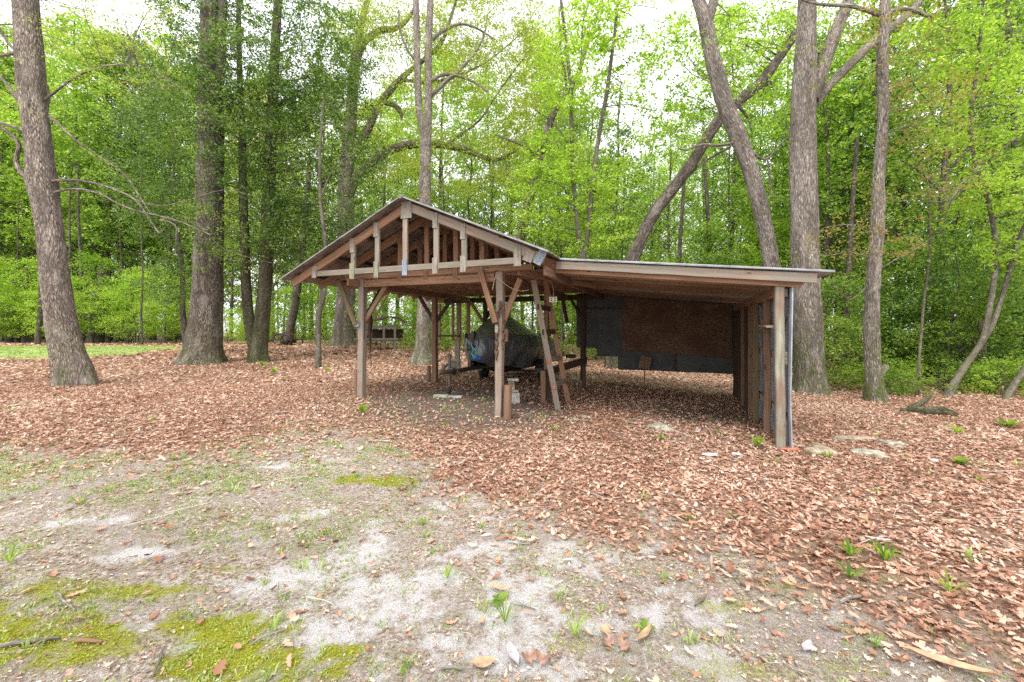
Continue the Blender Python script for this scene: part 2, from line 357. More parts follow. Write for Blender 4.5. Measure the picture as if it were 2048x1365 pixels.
# ---------------------------------------------------------------- the ground: which surface lies where
_bu = np.array([-900, 0, 150, 300, 450, 600, 720, 820, 900, 1000, 1150, 1300, 1450, 1650, 1850, 2048, 2600.])
_bv = np.array([895, 895, 905, 898, 890, 872, 868, 905, 945, 990, 1030, 1058, 1085, 1140, 1230, 1340, 1620.])
def px(x, y):
    y = np.maximum(y, .3); z = ghm(x, y); return 1024 + F * x / y, HZ + F * (CH - z) / y
def leafiness(x, y):
    """how densely dead leaves lie at a place, 0..1"""
    u, v = px(x, y); vb = np.interp(u, _bu, _bv)
    d = (vb - v) / np.maximum(v - HZ, 10) + .10 * wob(x, y, 2.3, 5) + .09 * wob(x, y, 9, 11)
    a = sstep(d, -.42, .20) ** 2.1
    a = np.where(y < .9, 0, a)
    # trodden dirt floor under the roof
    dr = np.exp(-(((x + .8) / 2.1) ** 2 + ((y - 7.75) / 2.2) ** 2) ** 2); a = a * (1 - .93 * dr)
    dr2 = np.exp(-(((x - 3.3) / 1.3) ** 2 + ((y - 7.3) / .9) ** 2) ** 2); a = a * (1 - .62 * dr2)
    lawn = lawnness(x, y); a = a * (1 - lawn)
    return a
def lawnness(x, y):
    u = 1024 + F * x / np.maximum(y, .3)
    e = 15.8 + .5 * wob(x, y, .8, 2) + 5 * sstep(u, 120, 400)
    return sstep(y, e, e + 1.2) * (1 - sstep(y, 24, 28)) * (1 - sstep(u + 25 * wob(x, y, .8, 6), 330, 420))
_moss = [(-2.75, 1.98, .75, .26, 1), (-2.3, 2.38, .5, .10, .75), (-1.5, 2.12, .34, .11, .9), (-1.2, 1.9, .45, .12, 1), (-1.9, 2.62, .22, .05, .5), (-3.3, 2.45, .4, .09, .6),
         (-1.3, 4.05, .36, .12, .95), (1.22, 2.28, .2, .06, .55), (1.6, 2.45, .16, .04, .45), (1.0, 1.85, .28, .07, .5), (1.5, 1.85, .2, .04, .45), (-2.0, 2.0, .3, .1, .8), (.3, 2.0, .15, .05, .4), (-3.0, 3.4, .4, .08, .3)]
_sand = [(-1.72, 3.33, .34, .10, .3), (-1.95, 4.55, .30, .06, 0), (-4.4, 3.02, .42, .05, .1), (-3.05, 3.15, .5, .06, .2), (-.75, 2.25, .4, .22, .5), (-.45, 2.55, .30, .12, .6),
         (-.05, 1.95, .35, .07, -.2), (-1.0, 2.75, .35, .12, .4), (-1.35, 2.55, .4, .14, .3), (-3.6, 2.72, .5, .07, .1), (.35, 2.15, .3, .07, -.3), (1.05, 2.9, .3, .07, 0), (-3.3, 2.3, .25, .05, .2),
         (-.5, 3.6, .4, .08, 0), (-.3, 4.1, .35, .06, 0), (1.9, 2.15, .25, .08, -.3), (-2.4, 4.3, .5, .07, .1), (-4.9, 4.6, .6, .06, .1), (.55, 3.1, .25, .07, .2), (-.2, 2.9, .3, .07, .3), (-2.4, 2.75, .35, .07, .3), (-.1, 3.35, .3, .06, 0)]
def mossness(x, y):
    a = 0
    for (cx, cy, rx, ry, st) in _moss:
        q = ((x - cx) / rx) ** 2 + ((y - cy) / ry) ** 2 + .7 * wob(x, y, 9, 7) + .8 * wob(x, y, 31, 19); a = np.maximum(a, st * (1 - sstep(q, -.1, 2.0)))
    return a
def sandness(x, y):
    a = 0
    for (cx, cy, rx, ry, rot) in _sand:
        c, s = math.cos(rot), math.sin(rot); X = (x - cx) * c + (y - cy) * s; Y = -(x - cx) * s + (y - cy) * c
        q = (X / rx) ** 2 + (Y / (ry * 1.3)) ** 2 + .9 * wob(x, y, 9, 13) + .8 * wob(x, y, 26, 17); a = np.maximum(a, .95 * (1 - sstep(q, -.6, 2.0)))
    cen = np.exp(-(((x + .25) / 1.9) ** 2 + ((y - 2.45) / .95) ** 2) ** 2)
    b = sstep(wob(x, y, 5.5, 21) + .8 * wob(x, y, 17, 4) + .8 * cen, .35, 1.5) * (.6 + .3 * cen)
    return np.maximum(a, b)
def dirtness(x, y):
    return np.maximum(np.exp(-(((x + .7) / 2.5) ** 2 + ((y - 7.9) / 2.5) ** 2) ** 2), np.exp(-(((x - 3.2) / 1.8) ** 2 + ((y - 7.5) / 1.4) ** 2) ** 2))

# ground sheet
def sp(a, b, n, k): q = np.linspace(-1, 1, n); q = np.sinh(q * k) / math.sinh(k); return np.where(q < 0, -q * a, q * b)
gx = sp(-170, 170, 360, 6.2); gy = np.concatenate([np.linspace(-25, 0, 12)[:-1], np.linspace(0, 1.4, 6)[:-1], 1.4 + 170 * (np.expm1(np.linspace(0, 1, 330) * 6.0) / math.expm1(6.0))])
X, Y = np.meshgrid(gx, gy); Zg = ghm(X, Y)
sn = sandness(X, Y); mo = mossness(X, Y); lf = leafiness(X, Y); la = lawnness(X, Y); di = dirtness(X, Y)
Zg = Zg - .006 * sn * (Y < 6)
idx = np.arange(X.size).reshape(X.shape)
Fq = np.stack([idx[:-1, :-1], idx[:-1, 1:], idx[1:, 1:], idx[1:, :-1]], -1).reshape(-1, 4)
m, t = newmat('ground_soil')
def att(t, n): a = t.nodes.new('ShaderNodeAttribute'); a.attribute_name = n; return a.outputs['Fac']
pos = coord(t, 'pos'); nf = noise(t, pos, 42, 8, .8); nm = noise(t, pos, 7, 6, .7); nc = noise(t, pos, 150, 6, .85); nb = noise(t, pos, 2.2, 5, .65)
base = ramp(t, [(.36, (.11, .075, .06)), (.44, (.24, .185, .14)), (.50, (.38, .315, .255)), (.56, (.55, .49, .43)), (.64, (.75, .72, .71))], nf).outputs[0]
base = mixc(t, ramp(t, [(.42, (0, 0, 0)), (.60, (.75, .75, .75))], nb).outputs[0], base, ramp(t, [(.40, (.12, .09, .078)), (.5, (.36, .295, .27)), (.60, (.62, .56, .54))], nc).outputs[0])
gr = ramp(t, [(.42, (.16, .17, .07)), (.58, (.36, .36, .19))], nc).outputs[0]
base = mixc(t, ramp(t, [(.46, (0, 0, 0)), (.60, (.38, .38, .38))], nm).outputs[0], base, gr)
sandc = ramp(t, [(.38, (.30, .27, .26)), (.46, (.49, .46, .44)), (.53, (.63, .605, .59)), (.62, (.75, .73, .72))], nc).outputs[0]
def edge(t, m_, n_, a=.38, b=.62):   # a mask whose border is broken up by fine noise
    q = t.nodes.new('ShaderNodeMath'); q.operation = 'MULTIPLY_ADD'; t.links.new(n_, q.inputs[0]); q.inputs[1].default_value = .9
    r2 = t.nodes.new('ShaderNodeMath'); r2.operation = 'SUBTRACT'; t.links.new(m_, r2.inputs[0]); r2.inputs[1].default_value = .45; t.links.new(r2.outputs[0], q.inputs[2]); return ramp(t, [(a, (0, 0, 0)), (b, (1, 1, 1))], q.outputs[0]).outputs[0]
base = mixc(t, edge(t, att(t, 'sand'), nf, .30, .85), base, sandc)
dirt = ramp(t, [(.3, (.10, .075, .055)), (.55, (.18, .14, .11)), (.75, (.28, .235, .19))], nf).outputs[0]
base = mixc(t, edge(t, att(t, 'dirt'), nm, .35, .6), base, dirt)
litc = ramp(t, [(.38, (.08, .045, .03)), (.48, (.26, .15, .10)), (.56, (.42, .28, .20))], nf).outputs[0]
lm = t.nodes.new('ShaderNodeMath'); lm.operation = 'MULTIPLY'; t.links.new(edge(t, att(t, 'leafy'), nf), lm.inputs[0]); lm.inputs[1].default_value = .9
base = mixc(t, lm.outputs[0], base, litc)
mossc = ramp(t, [(.38, (.16, .13, .02)), (.5, (.29, .29, .03)), (.62, (.44, .50, .05))], nc).outputs[0]
base = mixc(t, edge(t, att(t, 'moss'), nf, .30, .80), base, mossc)
lawnc = ramp(t, [(.3, (.24, .30, .09)), (.7, (.40, .46, .16))], nm).outputs[0]
base = mixc(t, edge(t, att(t, 'lawn'), nm), base, lawnc)
hh = t.nodes.new('ShaderNodeMath'); hh.operation = 'ADD'; t.links.new(nf, hh.inputs[0]); t.links.new(nc, hh.inputs[1])
finish(t, base, .95, hh.outputs[0], .8, .02, .1); M['ground'] = m
go = obj_np('ground', np.stack([X, Y, Zg], -1).reshape(-1, 3), Fq, m, smooth=True); tag(go, kind='structure')
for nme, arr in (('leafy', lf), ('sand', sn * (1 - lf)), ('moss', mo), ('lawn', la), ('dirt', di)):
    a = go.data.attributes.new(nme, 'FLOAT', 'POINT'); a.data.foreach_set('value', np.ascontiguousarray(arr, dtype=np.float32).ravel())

# ---------------------------------------------------------------- scatter: dead leaves, grass, straw, moss
def frames(n, tilt, rr):
    """random frames: normals near +Z tilted by up to tilt"""
    a = rr.uniform(0, 2 * PI, n); tl = np.abs(rr.normal(0, tilt, n)); N = np.stack([np.sin(tl) * np.cos(a), np.sin(tl) * np.sin(a), np.cos(tl)], -1)
    b = rr.uniform(0, 2 * PI, n); h = np.stack([np.cos(b), np.sin(b), np.zeros(n)], -1); T = nrm(h - N * (h * N).sum(-1, keepdims=True)); return T, np.cross(N, T), N
def place(tv, tf, pos, T, B, N, sc):
    n = len(pos); k = len(tv); tv = np.asarray(tv, float) if not isinstance(tv, np.ndarray) else tv
    if tv.ndim == 2: tv = np.broadcast_to(tv, (n, k, 3)) if False else tv[None]
    V = pos[:, None] + (tv[..., 0:1] * T[:, None] + tv[..., 1:2] * B[:, None] + tv[..., 2:3] * N[:, None]) * sc[:, None, None]
    kk = V.shape[1]; Fa = (np.asarray(tf)[None] + (np.arange(n) * kk)[:, None, None]).reshape(-1, len(tf[0])); return V.reshape(-1, 3), Fa
# oak leaf template: spine 5 pts, lobed outline
sx_ = [0, .22, .45, .68, .88, 1.0]
def oak(curl, fold, wd):
    sp_ = [(x - .5, 0, curl * ((x - .5) ** 2) * 1.6) for x in (0, .25, .5, .75, 1)]
    out = []
    for sgn in (1, -1):
        for x, wv_ in ((.14, .05), (.27, .2), (.38, .09), (.52, .30), (.63, .13), (.78, .27), (.9, .10)):
            out.append((x - .5, sgn * wv_ * wd, curl * ((x - .5) ** 2) * 1.6 + fold * wv_ + curl * .5 * wv_ * (sgn if curl > 0 else -sgn)))
    V = np.array(sp_ + out); F_ = []
    for b in (5, 12):
        q = [(0, b, b + 1), (0, b + 1, 1), (1, b + 1, b + 2), (1, b + 2, b + 3), (1, b + 3, 2), (2, b + 3, b + 4), (2, b + 4, 3), (3, b + 4, b + 5), (3, b + 5, b + 6), (3, b + 6, 4)]
        F_ += [f if b == 5 else (f[0], f[2], f[1]) for f in q]
    return V, F_
simple_leaf = (np.array([(-.5, 0, .05), (-.05, .3, .0), (.5, 0, .08), (.05, -.3, .06)]), [(0, 1, 2), (0, 2, 3)])
def scatter(dens, fn, tri_templates, size, tilt, lift, yr, umax=1.32, seed=1, sizef=None):
    """dens per m2, fn(x, y) keeps with probability; yr depth range"""
    rr = np.random.default_rng(seed); y0, y1 = yr
    area = umax * (y1 ** 2 - y0 ** 2); n = int(area * dens)
    y = np.sqrt(rr.uniform(y0 ** 2, y1 ** 2, n)); x = rr.uniform(-umax, umax, n) * y
    keep = rr.uniform(0, 1, n) < fn(x, y); x = x[keep]; y = y[keep]; n = len(x)
    z = ghm(x, y) + rr.uniform(lift[0], lift[1], n); T, B, N = frames(n, tilt, rr); sc = rr.uniform(size[0], size[1], n) * (1 + .35 * (rr.uniform(0, 1, n) > .93))
    pos = np.stack([x, y, z], -1); Vs = []; Fs = []; off = 0; kk = rr.integers(0, len(tri_templates), n)
    for i, (tv, tf) in enumerate(tri_templates):
        s = kk == i; V, Fa = place(tv, tf, pos[s], T[s], B[s], N[s], sc[s]); Vs.append(V); Fs.append(Fa + off); off += len(V)
    return np.concatenate(Vs), np.concatenate(Fs)
def join(parts):
    Vs = []; Fs = []; off = 0
    for V, Fa in parts: Vs.append(V); Fs.append(Fa + off); off += len(V)
    return np.concatenate(Vs), np.concatenate(Fs)
narrow = (np.array([(-.5, 0, .02), (-.15, .11, .05), (.2, .10, .02), (.5, 0, .09), (.2, -.10, .05), (-.15, -.11, .0)]), [(0, 1, 5), (1, 4, 5), (1, 2, 4), (2, 3, 4)])
twig_t = (np.array([(-.5, -.008, 0), (-.5, .008, .012), (.1, .05, .02), (.1, .034, .01), (.5, -.02, .05), (.5, -.03, .04)]), [(0, 1, 2), (0, 2, 3), (3, 2, 4), (3, 4, 5)])
oaks = [oak(.3, .1, 1.0), oak(-.3, -.1, .9), oak(.6, .3, .8), oak(.1, .05, 1.15), oak(-.2, .2, 1.0), oak(1.1, .3, .7)]
leafy_near = lambda x, y: leafiness(x, y)
parts = [scatter(1000, leafy_near, oaks, (.024, .068), .25, (.003, .030), (1.6, 5.5), seed=2),
         scatter(640, leafy_near, oaks, (.03, .07), .32, (.004, .04), (5.5, 9.5), seed=3),
         scatter(190, leafy_near, [narrow], (.03, .10), .4, (.01, .04), (1.6, 9.5), seed=7),
         scatter(190, leafy_near, [simple_leaf], (.055, .11), .5, (.004, .05), (9.5, 16), seed=4),
         scatter(45, leafy_near, [simple_leaf], (.12, .2), .55, (.01, .06), (16, 30), seed=5),
         scatter(26, lambda x, y: (1 - leafiness(x, y)) * (y < 6) * .8, oaks, (.03, .08), .35, (.004, .03), (1.6, 6), seed=6),
         scatter(70, lambda x, y: dirtness(x, y) * .6, oaks, (.035, .08), .35, (.004, .02), (5.5, 11), seed=8)]
V, Fa = join(parts); tag(obj_np('leaf_litter', V, Fa, M['litter']), kind='stuff', label='layer of brown dead oak leaves lying over the ground', cat='leaf litter')
V, Fa = scatter(16, lambda x, y: .35 + .65 * leafiness(x, y), [twig_t], (.08, .32), .12, (.012, .045), (1.7, 11), seed=61); tag(obj_np('twig_litter', V, Fa, M['twig_l']), kind='stuff', label='fine grey twigs strewn over the leaves', cat='twigs')
# straw / small debris in the thin lawn
straw_t = [(np.array([(-.5, -.02, 0), (0, .03, .05), (.5, 0, .02), (0, -.02, .05)]), [(0, 1, 2), (0, 2, 3)]), (np.array([(-.5, -.03, 0), (0, .1, .03), (.5, .22, .0), (0, .04, .03)]), [(0, 1, 2), (0, 2, 3)]),
           (np.array([(-.3, -.12, 0), (0, .14, .05), (.3, .02, .02), (.05, -.15, .05)]), [(0, 1, 2), (0, 2, 3)])]
opn = lambda x, y: (1 - leafiness(x, y)) * (1 - .82 * sandness(x, y)) * (1 - .8 * mossness(x, y)) * (1 - .9 * dirtness(x, y)) * np.clip(.6 + .6 * wob(x, y, 6, 30), .2, 1)
parts = [scatter(3600, opn, straw_t, (.012, .05), .3, (.001, .014), (1.6, 3.4), seed=21), scatter(1900, opn, straw_t, (.015, .05), .3, (.001, .014), (3.4, 5), seed=25), scatter(900, opn, straw_t, (.025, .06), .3, (.001, .014), (5, 8), seed=22)]
V, Fa = join(parts); tag(obj_np('dry_straw', V, Fa, M['dry_grass']), kind='stuff', label='short dry straw and bark bits strewn over the sandy soil', cat='straw')
V, Fa = join([scatter(1100, lambda x, y: opn(x, y), straw_t, (.01, .04), .3, (.001, .012), (1.6, 4.2), seed=23), scatter(160, opn, oaks, (.02, .045), .3, (.001, .012), (1.6, 6), seed=24)])
tag(obj_np('leaf_crumbs', V, Fa, M['litter']), kind='stuff', label='small crumbs of broken brown leaves on the sandy soil', cat='leaf litter')
# grass: blades in tufts
def blades(cx, cy, h, nb, spread, rr, wd=.0035):
    n = len(cx); rep = np.repeat(np.arange(n), nb); m_ = len(rep); a = rr.uniform(0, 2 * PI, m_); d = np.abs(rr.normal(0, 1, m_)) * spread[rep]
    x = cx[rep] + np.cos(a) * d; y = cy[rep] + np.sin(a) * d; z = ghm(x, y) - .004; L = h[rep] * rr.uniform(.45, 1.15, m_); le = rr.uniform(.25, 1.1, m_)
    a2 = a + rr.normal(0, .8, m_); dx = np.cos(a2); dy = np.sin(a2); w_ = wd * rr.uniform(.7, 1.5, m_) * (1 + L * 6); px_ = -dy * w_; py_ = dx * w_
    b0 = np.stack([x, y, z], -1); mid = b0 + np.stack([dx * L * le * .35, dy * L * le * .35, L * .6], -1); tip = b0 + np.stack([dx * L * le, dy * L * le, L * (1 - .35 * le)], -1); s_ = np.stack([px_, py_, np.zeros(m_)], -1)
    V = np.stack([b0 - s_, b0 + s_, mid + s_ * .8, mid - s_ * .8, tip], 1); f = np.array([(0, 1, 2), (0, 2, 3), (3, 2, 4)]); Fa = (f[None] + (np.arange(m_) * 5)[:, None, None]).reshape(-1, 3); return V.reshape(-1, 3), Fa
rr = np.random.default_rng(31)
def tufts(dens, fn, yr, h, nb, spread, umax=1.3, wd=.0035):
    n = int(umax * (yr[1] ** 2 - yr[0] ** 2) * dens); y = np.sqrt(rr.uniform(yr[0] ** 2, yr[1] ** 2, n)); x = rr.uniform(-umax, umax, n) * y
    k = rr.uniform(0, 1, n) < fn(x, y); x, y = x[k], y[k]; return blades(x, y, rr.uniform(h[0], h[1], len(x)), nb, rr.uniform(spread[0], spread[1], len(x)), rr, wd)
gfn = lambda x, y: (1 - leafiness(x, y)) * (1 - .75 * sandness(x, y)) * (1 - dirtness(x, y)) * np.clip(.38 + .8 * wob(x, y, 3.1, 40), .05, 1) * (.45 + .9 * sstep(-x, -1.0, 2.2))
parts = [tufts(420, gfn, (1.6, 3.6), (.012, .034), 11, (.012, .06), wd=.0022), tufts(400, gfn, (3.6, 5.5), (.015, .038), 10, (.02, .07), wd=.003), tufts(230, gfn, (5.5, 9), (.02, .045), 8, (.02, .07), wd=.004), tufts(3.4, lambda x, y: (1 - leafiness(x, y)) * .9, (1.7, 4.5), (.035, .08), 16, (.02, .045), wd=.003),
         tufts(5, lambda x, y: (1 - leafiness(x, y)), (4.2, 8), (.04, .07), 14, (.03, .07), wd=.005),
         tufts(.9, lambda x, y: leafiness(x, y) * .8, (2.2, 8), (.04, .09), 14, (.02, .05), wd=.005),
         tufts(16, lambda x, y: lawnness(x, y), (14, 28), (.03, .06), 10, (.1, .25), 1.5, wd=.012)]
V, Fa = join(parts); tag(obj_np('grass', V, Fa, M['leaf_grass']), kind='stuff', label='thin green grass growing in the sandy soil and on the far lawn', cat='grass')
mt = [(np.array([(-.5, -.25, 0), (0, .3, .35), (.5, -.1, .0), (.1, -.3, .25)]), [(0, 1, 2), (0, 2, 3)])]
V, Fa = scatter(8500, lambda x, y: mossness(x, y) ** 1.5 * (1 - .4 * sandness(x, y)), mt, (.006, .015), .7, (0, .008), (1.6, 4.6), seed=41); tag(obj_np('moss', V, Fa, M['moss']), kind='stuff', label='yellow green moss cushions on the sandy soil', cat='moss')


# ---------------------------------------------------------------- the open shed (s runs left along the front, n runs back, z up)
TH = .376; sT, cT = math.sin(TH), math.cos(TH)
def SW(s, n, z): return Vector((n * sT - s * cT, n * cT + s * sT, z))
def s_of(u, n): k = (u - 1024) / F; return n * (sT - k * cT) / (cT + k * sT)
def z_of(u, v, n):
    s = s_of(u, n); return CH - (v - HZ) / F * (n * cT + s * sT)
def gsn(s, n): p = SW(s, n, 0); return gh(p.x, p.y)
O = SW(2.6, 6.1, 0); O.z = gh(O.x, O.y)
shed = empty('open_shed', O, 'weathered open timber shed with gabled truss roof and a low lean-to bay', 'shed', rz=-TH)
def L(s, n, z): return (-(s - 2.6), n - 6.1, z - O.z)
def beam(name, a, b, w, h, mat, parent=shed, up=(0, 0, 1), **k):
    return MB().beam(L(*a), L(*b), w, h, up, **k).build(name, M[mat], parent)
SA, ZA, ML, MR = 3.905, 3.50, .453, .43
def ztop(s): return ZA - (ML * (s - SA) if s > SA else MR * (SA - s))      # top edge of the rafters
NF = 5.47; WEB = [s_of(u, NF) for u in (707, 755, 811, 873, 929)]
def truss(n, front, k):
    bm = MB(); cm = 'wood_grey' if front else 'wood_red'
    bm.beam(L(5.84, n, 2.472), L(2.06, n, 2.472), .038, .09, seg=8)
    t = bm.build('truss', M[cm], shed)
    lam = math.atan(ML)
    for sgn, m_, s1, mt in ((1, ML, 6.36, 'wood_red'), (-1, MR, 1.66, 'wood_pink' if front else 'wood_red')):
        d = Vector((-sgn, 0, -m_)).normalized(); off = Vector((-(sgn) * -1 * 0, 0, 0))
        a = Vector(L(SA - sgn * .0, n, ZA)); b = Vector(L(s1, n, ztop(s1))); nn = Vector((-m_ * sgn * -1, 0, -1)).normalized() * -1
        up = Vector((-sgn * m_, 0, 1)).normalized() if sgn < 0 else Vector((-m_, 0, 1)).normalized()
        up = Vector((d.z * (1 if sgn > 0 else -1) * 1.0, 0, abs(d.x))); up = Vector((d.z * -d.x / abs(d.x), 0, abs(d.x))).normalized()
        sh = -up * .066; MB().beam(a + sh, b + sh, .0385, .13, up, seg=6).build('rafter', M[mt], t)
    for i, s in enumerate(WEB):
        top = ztop(s) - .10; MB().beam(L(s, n, 2.44 - (.03 if front else R.uniform(.0, .06))), L(s, n, top), .036, .088, (1, 0, 0), seg=3).build('web_post', M['wood_pink' if front and i in (2, 3) else ('wood_grey' if front else 'wood_red')], t)
    if front:
        g = MB  # plywood plates nailed over every joint, on the front face
        def plate(s, z, w_, h_, mt, rot=0):
            c = Vector(L(s, n - .026, z)); d = Vector((math.cos(rot), 0, math.sin(rot))); e = Vector((-d.z, 0, d.x))
            MB().beam(c - e * h_ / 2, c + e * h_ / 2, w_, .013, (0, 1, 0), seg=1, jit=0, ch=.002).build('gusset_plate', M[mt], t)
        for i, s in enumerate(WEB):
            if i != 2: plate(s + .012, ztop(s) - .12, .085, .23, 'gusset_grey', R.uniform(-.03, .03))
            plate(s + .012 if i != 2 else s, 2.475, .09, .26 if i < 2 else .24, ['gusset_green', 'gusset_green', 'gusset_blue', 'gusset_grey', 'gusset_grey'][i])
        plate(SA + .01, ZA - .13, .20, .26, 'gusset_grey')
        plate(5.80, 2.50, .10, .20, 'gusset_grey', -.12); plate(2.07, 2.53, .11, .27, 'gusset_grey')
        plate(1.90, 2.53, .14, .17, 'gusset_grey', math.atan(-MR)); plate(1.735, 2.50, .12, .22, 'gusset_blue', math.atan(-MR) - .12)
    else:
        for i, s in enumerate(WEB):
            MB().beam(L(s, n - .027, 2.34 + R.uniform(0, .05)), L(s, n - .027, 2.53), .085, .013, (0, 1, 0), seg=1, jit=0, ch=.002).build('gusset_plate', M['gusset_brown'], t)
            MB().beam(L(s, n - .027, ztop(s) - .23), L(s, n - .027, ztop(s) - .03), .085 if i != 2 else .2, .013, (0, 1, 0), seg=1, jit=0, ch=.002).build('gusset_plate', M['gusset_brown'], t)
    return t
truss(NF, True, 0)
t1 = truss(NF + .6, False, 1)
for k in range(2, 9):
    c = copy_tree(t1, shed); c.location = (0, .6 * (k - 1), 0)
# battens and roofing
def slab(name, s0, s1, n0, n1, zf, mat, under, thick=.004, rib=.23, parent=shed, amp=.018):
    nn = int((n1 - n0) / .0575); vs = []; fs = []; ms = 2 if name != 'x' else 2
    for i in range(nn + 1):
        n = n0 + (n1 - n0) * i / nn; hgt = amp if i % 4 == 0 else (0 if i % 4 != 2 else amp * .25)
        for s in (s0, (s0 + s1) / 2, s1): vs.append(L(s, n, zf(s) + hgt))
    for i in range(nn):
        for j in range(2): fs.append([i * 3 + j, i * 3 + j + 1, i * 3 + 4 + j, i * 3 + 3 + j])
    me = bpy.data.meshes.new(name); me.from_pydata(vs, [], fs); me.update(); o = bpy.data.objects.new(name, me); COL.objects.link(o); o.parent = parent
    me.materials.append(M[mat]); me.materials.append(M[under]); md = o.modifiers.new('thickness', 'SOLIDIFY'); md.thickness = thick; md.offset = 0; md.material_offset_rim = 0
    return o
slab('roof_sheet', 6.44, SA, 5.30, 10.75, lambda s: ztop(s) + .032, 'metal_dark', 'metal_dark', .010)
slab('roof_sheet', SA, 1.58, 5.30, 10.75, lambda s: ztop(s) + .032, 'metal_dark', 'metal_dark', .010)
for s in (6.2, 5.55, 4.9, 4.3, 3.5, 2.9, 2.3, 1.8):
    beam('batten', (s, 5.42, ztop(s) + .010), (s, 10.6, ztop(s) + .010), .085, .018, 'wood_dark', seg=2)
MB().tube([L(SA, 5.27, ZA + .03), L(SA, 10.75, ZA + .03)], [.035, .035], 8).build('ridge_cap', M['metal_dark'], shed)
zl = lambda s: 2.168 + .106 * (s + 1.65)
slab('lean_to_roof_sheet', 1.60, -1.72, 5.95, 10.65, lambda s: zl(s) + .022, 'metal_top', 'metal_dark', .010)
MB().beam(L(1.6, 5.938, zl(1.6) + .024), L(-1.72, 5.938, zl(-1.72) + .024), .012, .014, seg=6).build('drip_edge', M['metal_top'], shed)
for sgn, s1, m_ in ((1, 6.45, ML), (-1, 1.57, MR)):
    MB().beam(L(SA, 5.292, ZA + .035), L(s1, 5.292, ztop(s1) + .035), .010, .014, seg=6).build('drip_edge', M['metal_top'], shed)
beam('fascia', (1.66, 6.0, zl(1.66) - .054), (-1.55, 6.0, zl(-1.55) - .054), .04, .115, 'wood_pink', seg=10, jit=.004)
beam('joist', (1.75, 6.06, zl(1.75) - .10), (-1.42, 6.06, zl(-1.42) - .10), .038, .14, 'wood_red', seg=6)
for k in range(1, 9):
    n = 6.06 + .54 * k; beam('joist', (1.85, n, zl(1.8) - .067), (-1.44 + R.uniform(-.05, .05), n, zl(-1.44) - .067), .045, .125, ['wood_red', 'wood_pink', 'wood_red', 'wood_brown'][k % 4], seg=6)
# posts
def post(s, n, top, w_, d_, mat, lean=0, **k):
    b = gsn(s, n) - .1; return beam('post', (s, n, b), (s + lean, n, top), w_, d_, mat, up=(0, 1, 0), seg=6, jit=.006, ch=.012, **k)
post(5.36, 6.1, 2.42, .125, .12, 'wood_pink', -.02); post(2.63, 6.1, 2.42, .115, .12, 'wood_pink', -.03)
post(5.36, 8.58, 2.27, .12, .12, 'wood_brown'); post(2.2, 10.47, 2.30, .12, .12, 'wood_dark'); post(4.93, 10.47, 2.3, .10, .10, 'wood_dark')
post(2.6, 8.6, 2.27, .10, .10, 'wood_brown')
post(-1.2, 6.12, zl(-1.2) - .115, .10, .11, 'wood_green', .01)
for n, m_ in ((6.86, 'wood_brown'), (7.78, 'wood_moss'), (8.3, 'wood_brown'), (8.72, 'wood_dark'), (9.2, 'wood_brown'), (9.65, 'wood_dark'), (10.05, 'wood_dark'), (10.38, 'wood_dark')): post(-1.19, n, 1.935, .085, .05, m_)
beam('top_plate', (-1.2, 6.2, 1.99), (-1.2, 10.5, 1.99), .09, .13, 'wood_red', seg=8)
for z in (1.63, 1.17, .42): beam('girt', (-1.255, 6.2, z), (-1.255, 10.4, z + .02), .025, .085, 'wood_pink', seg=4)
beam('shelf_board', (-1.12, 6.2, 1.55), (-1.14, 6.84, 1.56), .12, .03, 'wood_pink', seg=2)
for z in (1.97, 1.15): beam('girt', (-1.272, 6.14, z), (-1.272, 6.45, z), .03, .10 if z > 1.5 else .16, 'wood_pink' if z > 1.5 else 'gusset_grey', seg=2)
# wall cladding of upright ribbed sheets, outside the right-hand studs
def clad(name, s, n0, n1, z0, z1, mat, seed):
    r2 = random.Random(seed); nn = int((n1 - n0) / .05); rows = [0, .3, .65, 1]; vs = []; fs = []
    for i in range(nn + 1):
        n = n0 + (n1 - n0) * i / nn; b = .012 if i % 3 == 0 else 0; g_ = gsn(s, n)
        for j, q in enumerate(rows): vs.append(L(s - b + .012 * math.sin(q * 5 + n * 2), n + (.015 * math.sin(q * 7) if i == 0 else 0), (g_ + z0) * (1 - q) + z1 * q))
    m_ = len(rows)
    for i in range(nn):
        for j in range(m_ - 1): fs.append([i * m_ + j, i * m_ + j + 1, (i + 1) * m_ + j + 1, (i + 1) * m_ + j])
    me = bpy.data.meshes.new(name); me.from_pydata(vs, [], fs); me.update(); o = bpy.data.objects.new(name, me); COL.objects.link(o); o.parent = shed; me.materials.append(M[mat])
    md = o.modifiers.new('thickness', 'SOLIDIFY'); md.thickness = .014 if n0 < 6.1 else .004; md.offset = 0
clad('wall_sheet', -1.30, 6.05, 6.95, .0, 2.08, 'metal_grey', 1)
for i in range(4): clad('wall_sheet', -1.30 - .006 * (i % 2), 6.96 + .9 * i, 7.85 + .9 * i, .0, 2.05, 'metal_grey', i + 2)
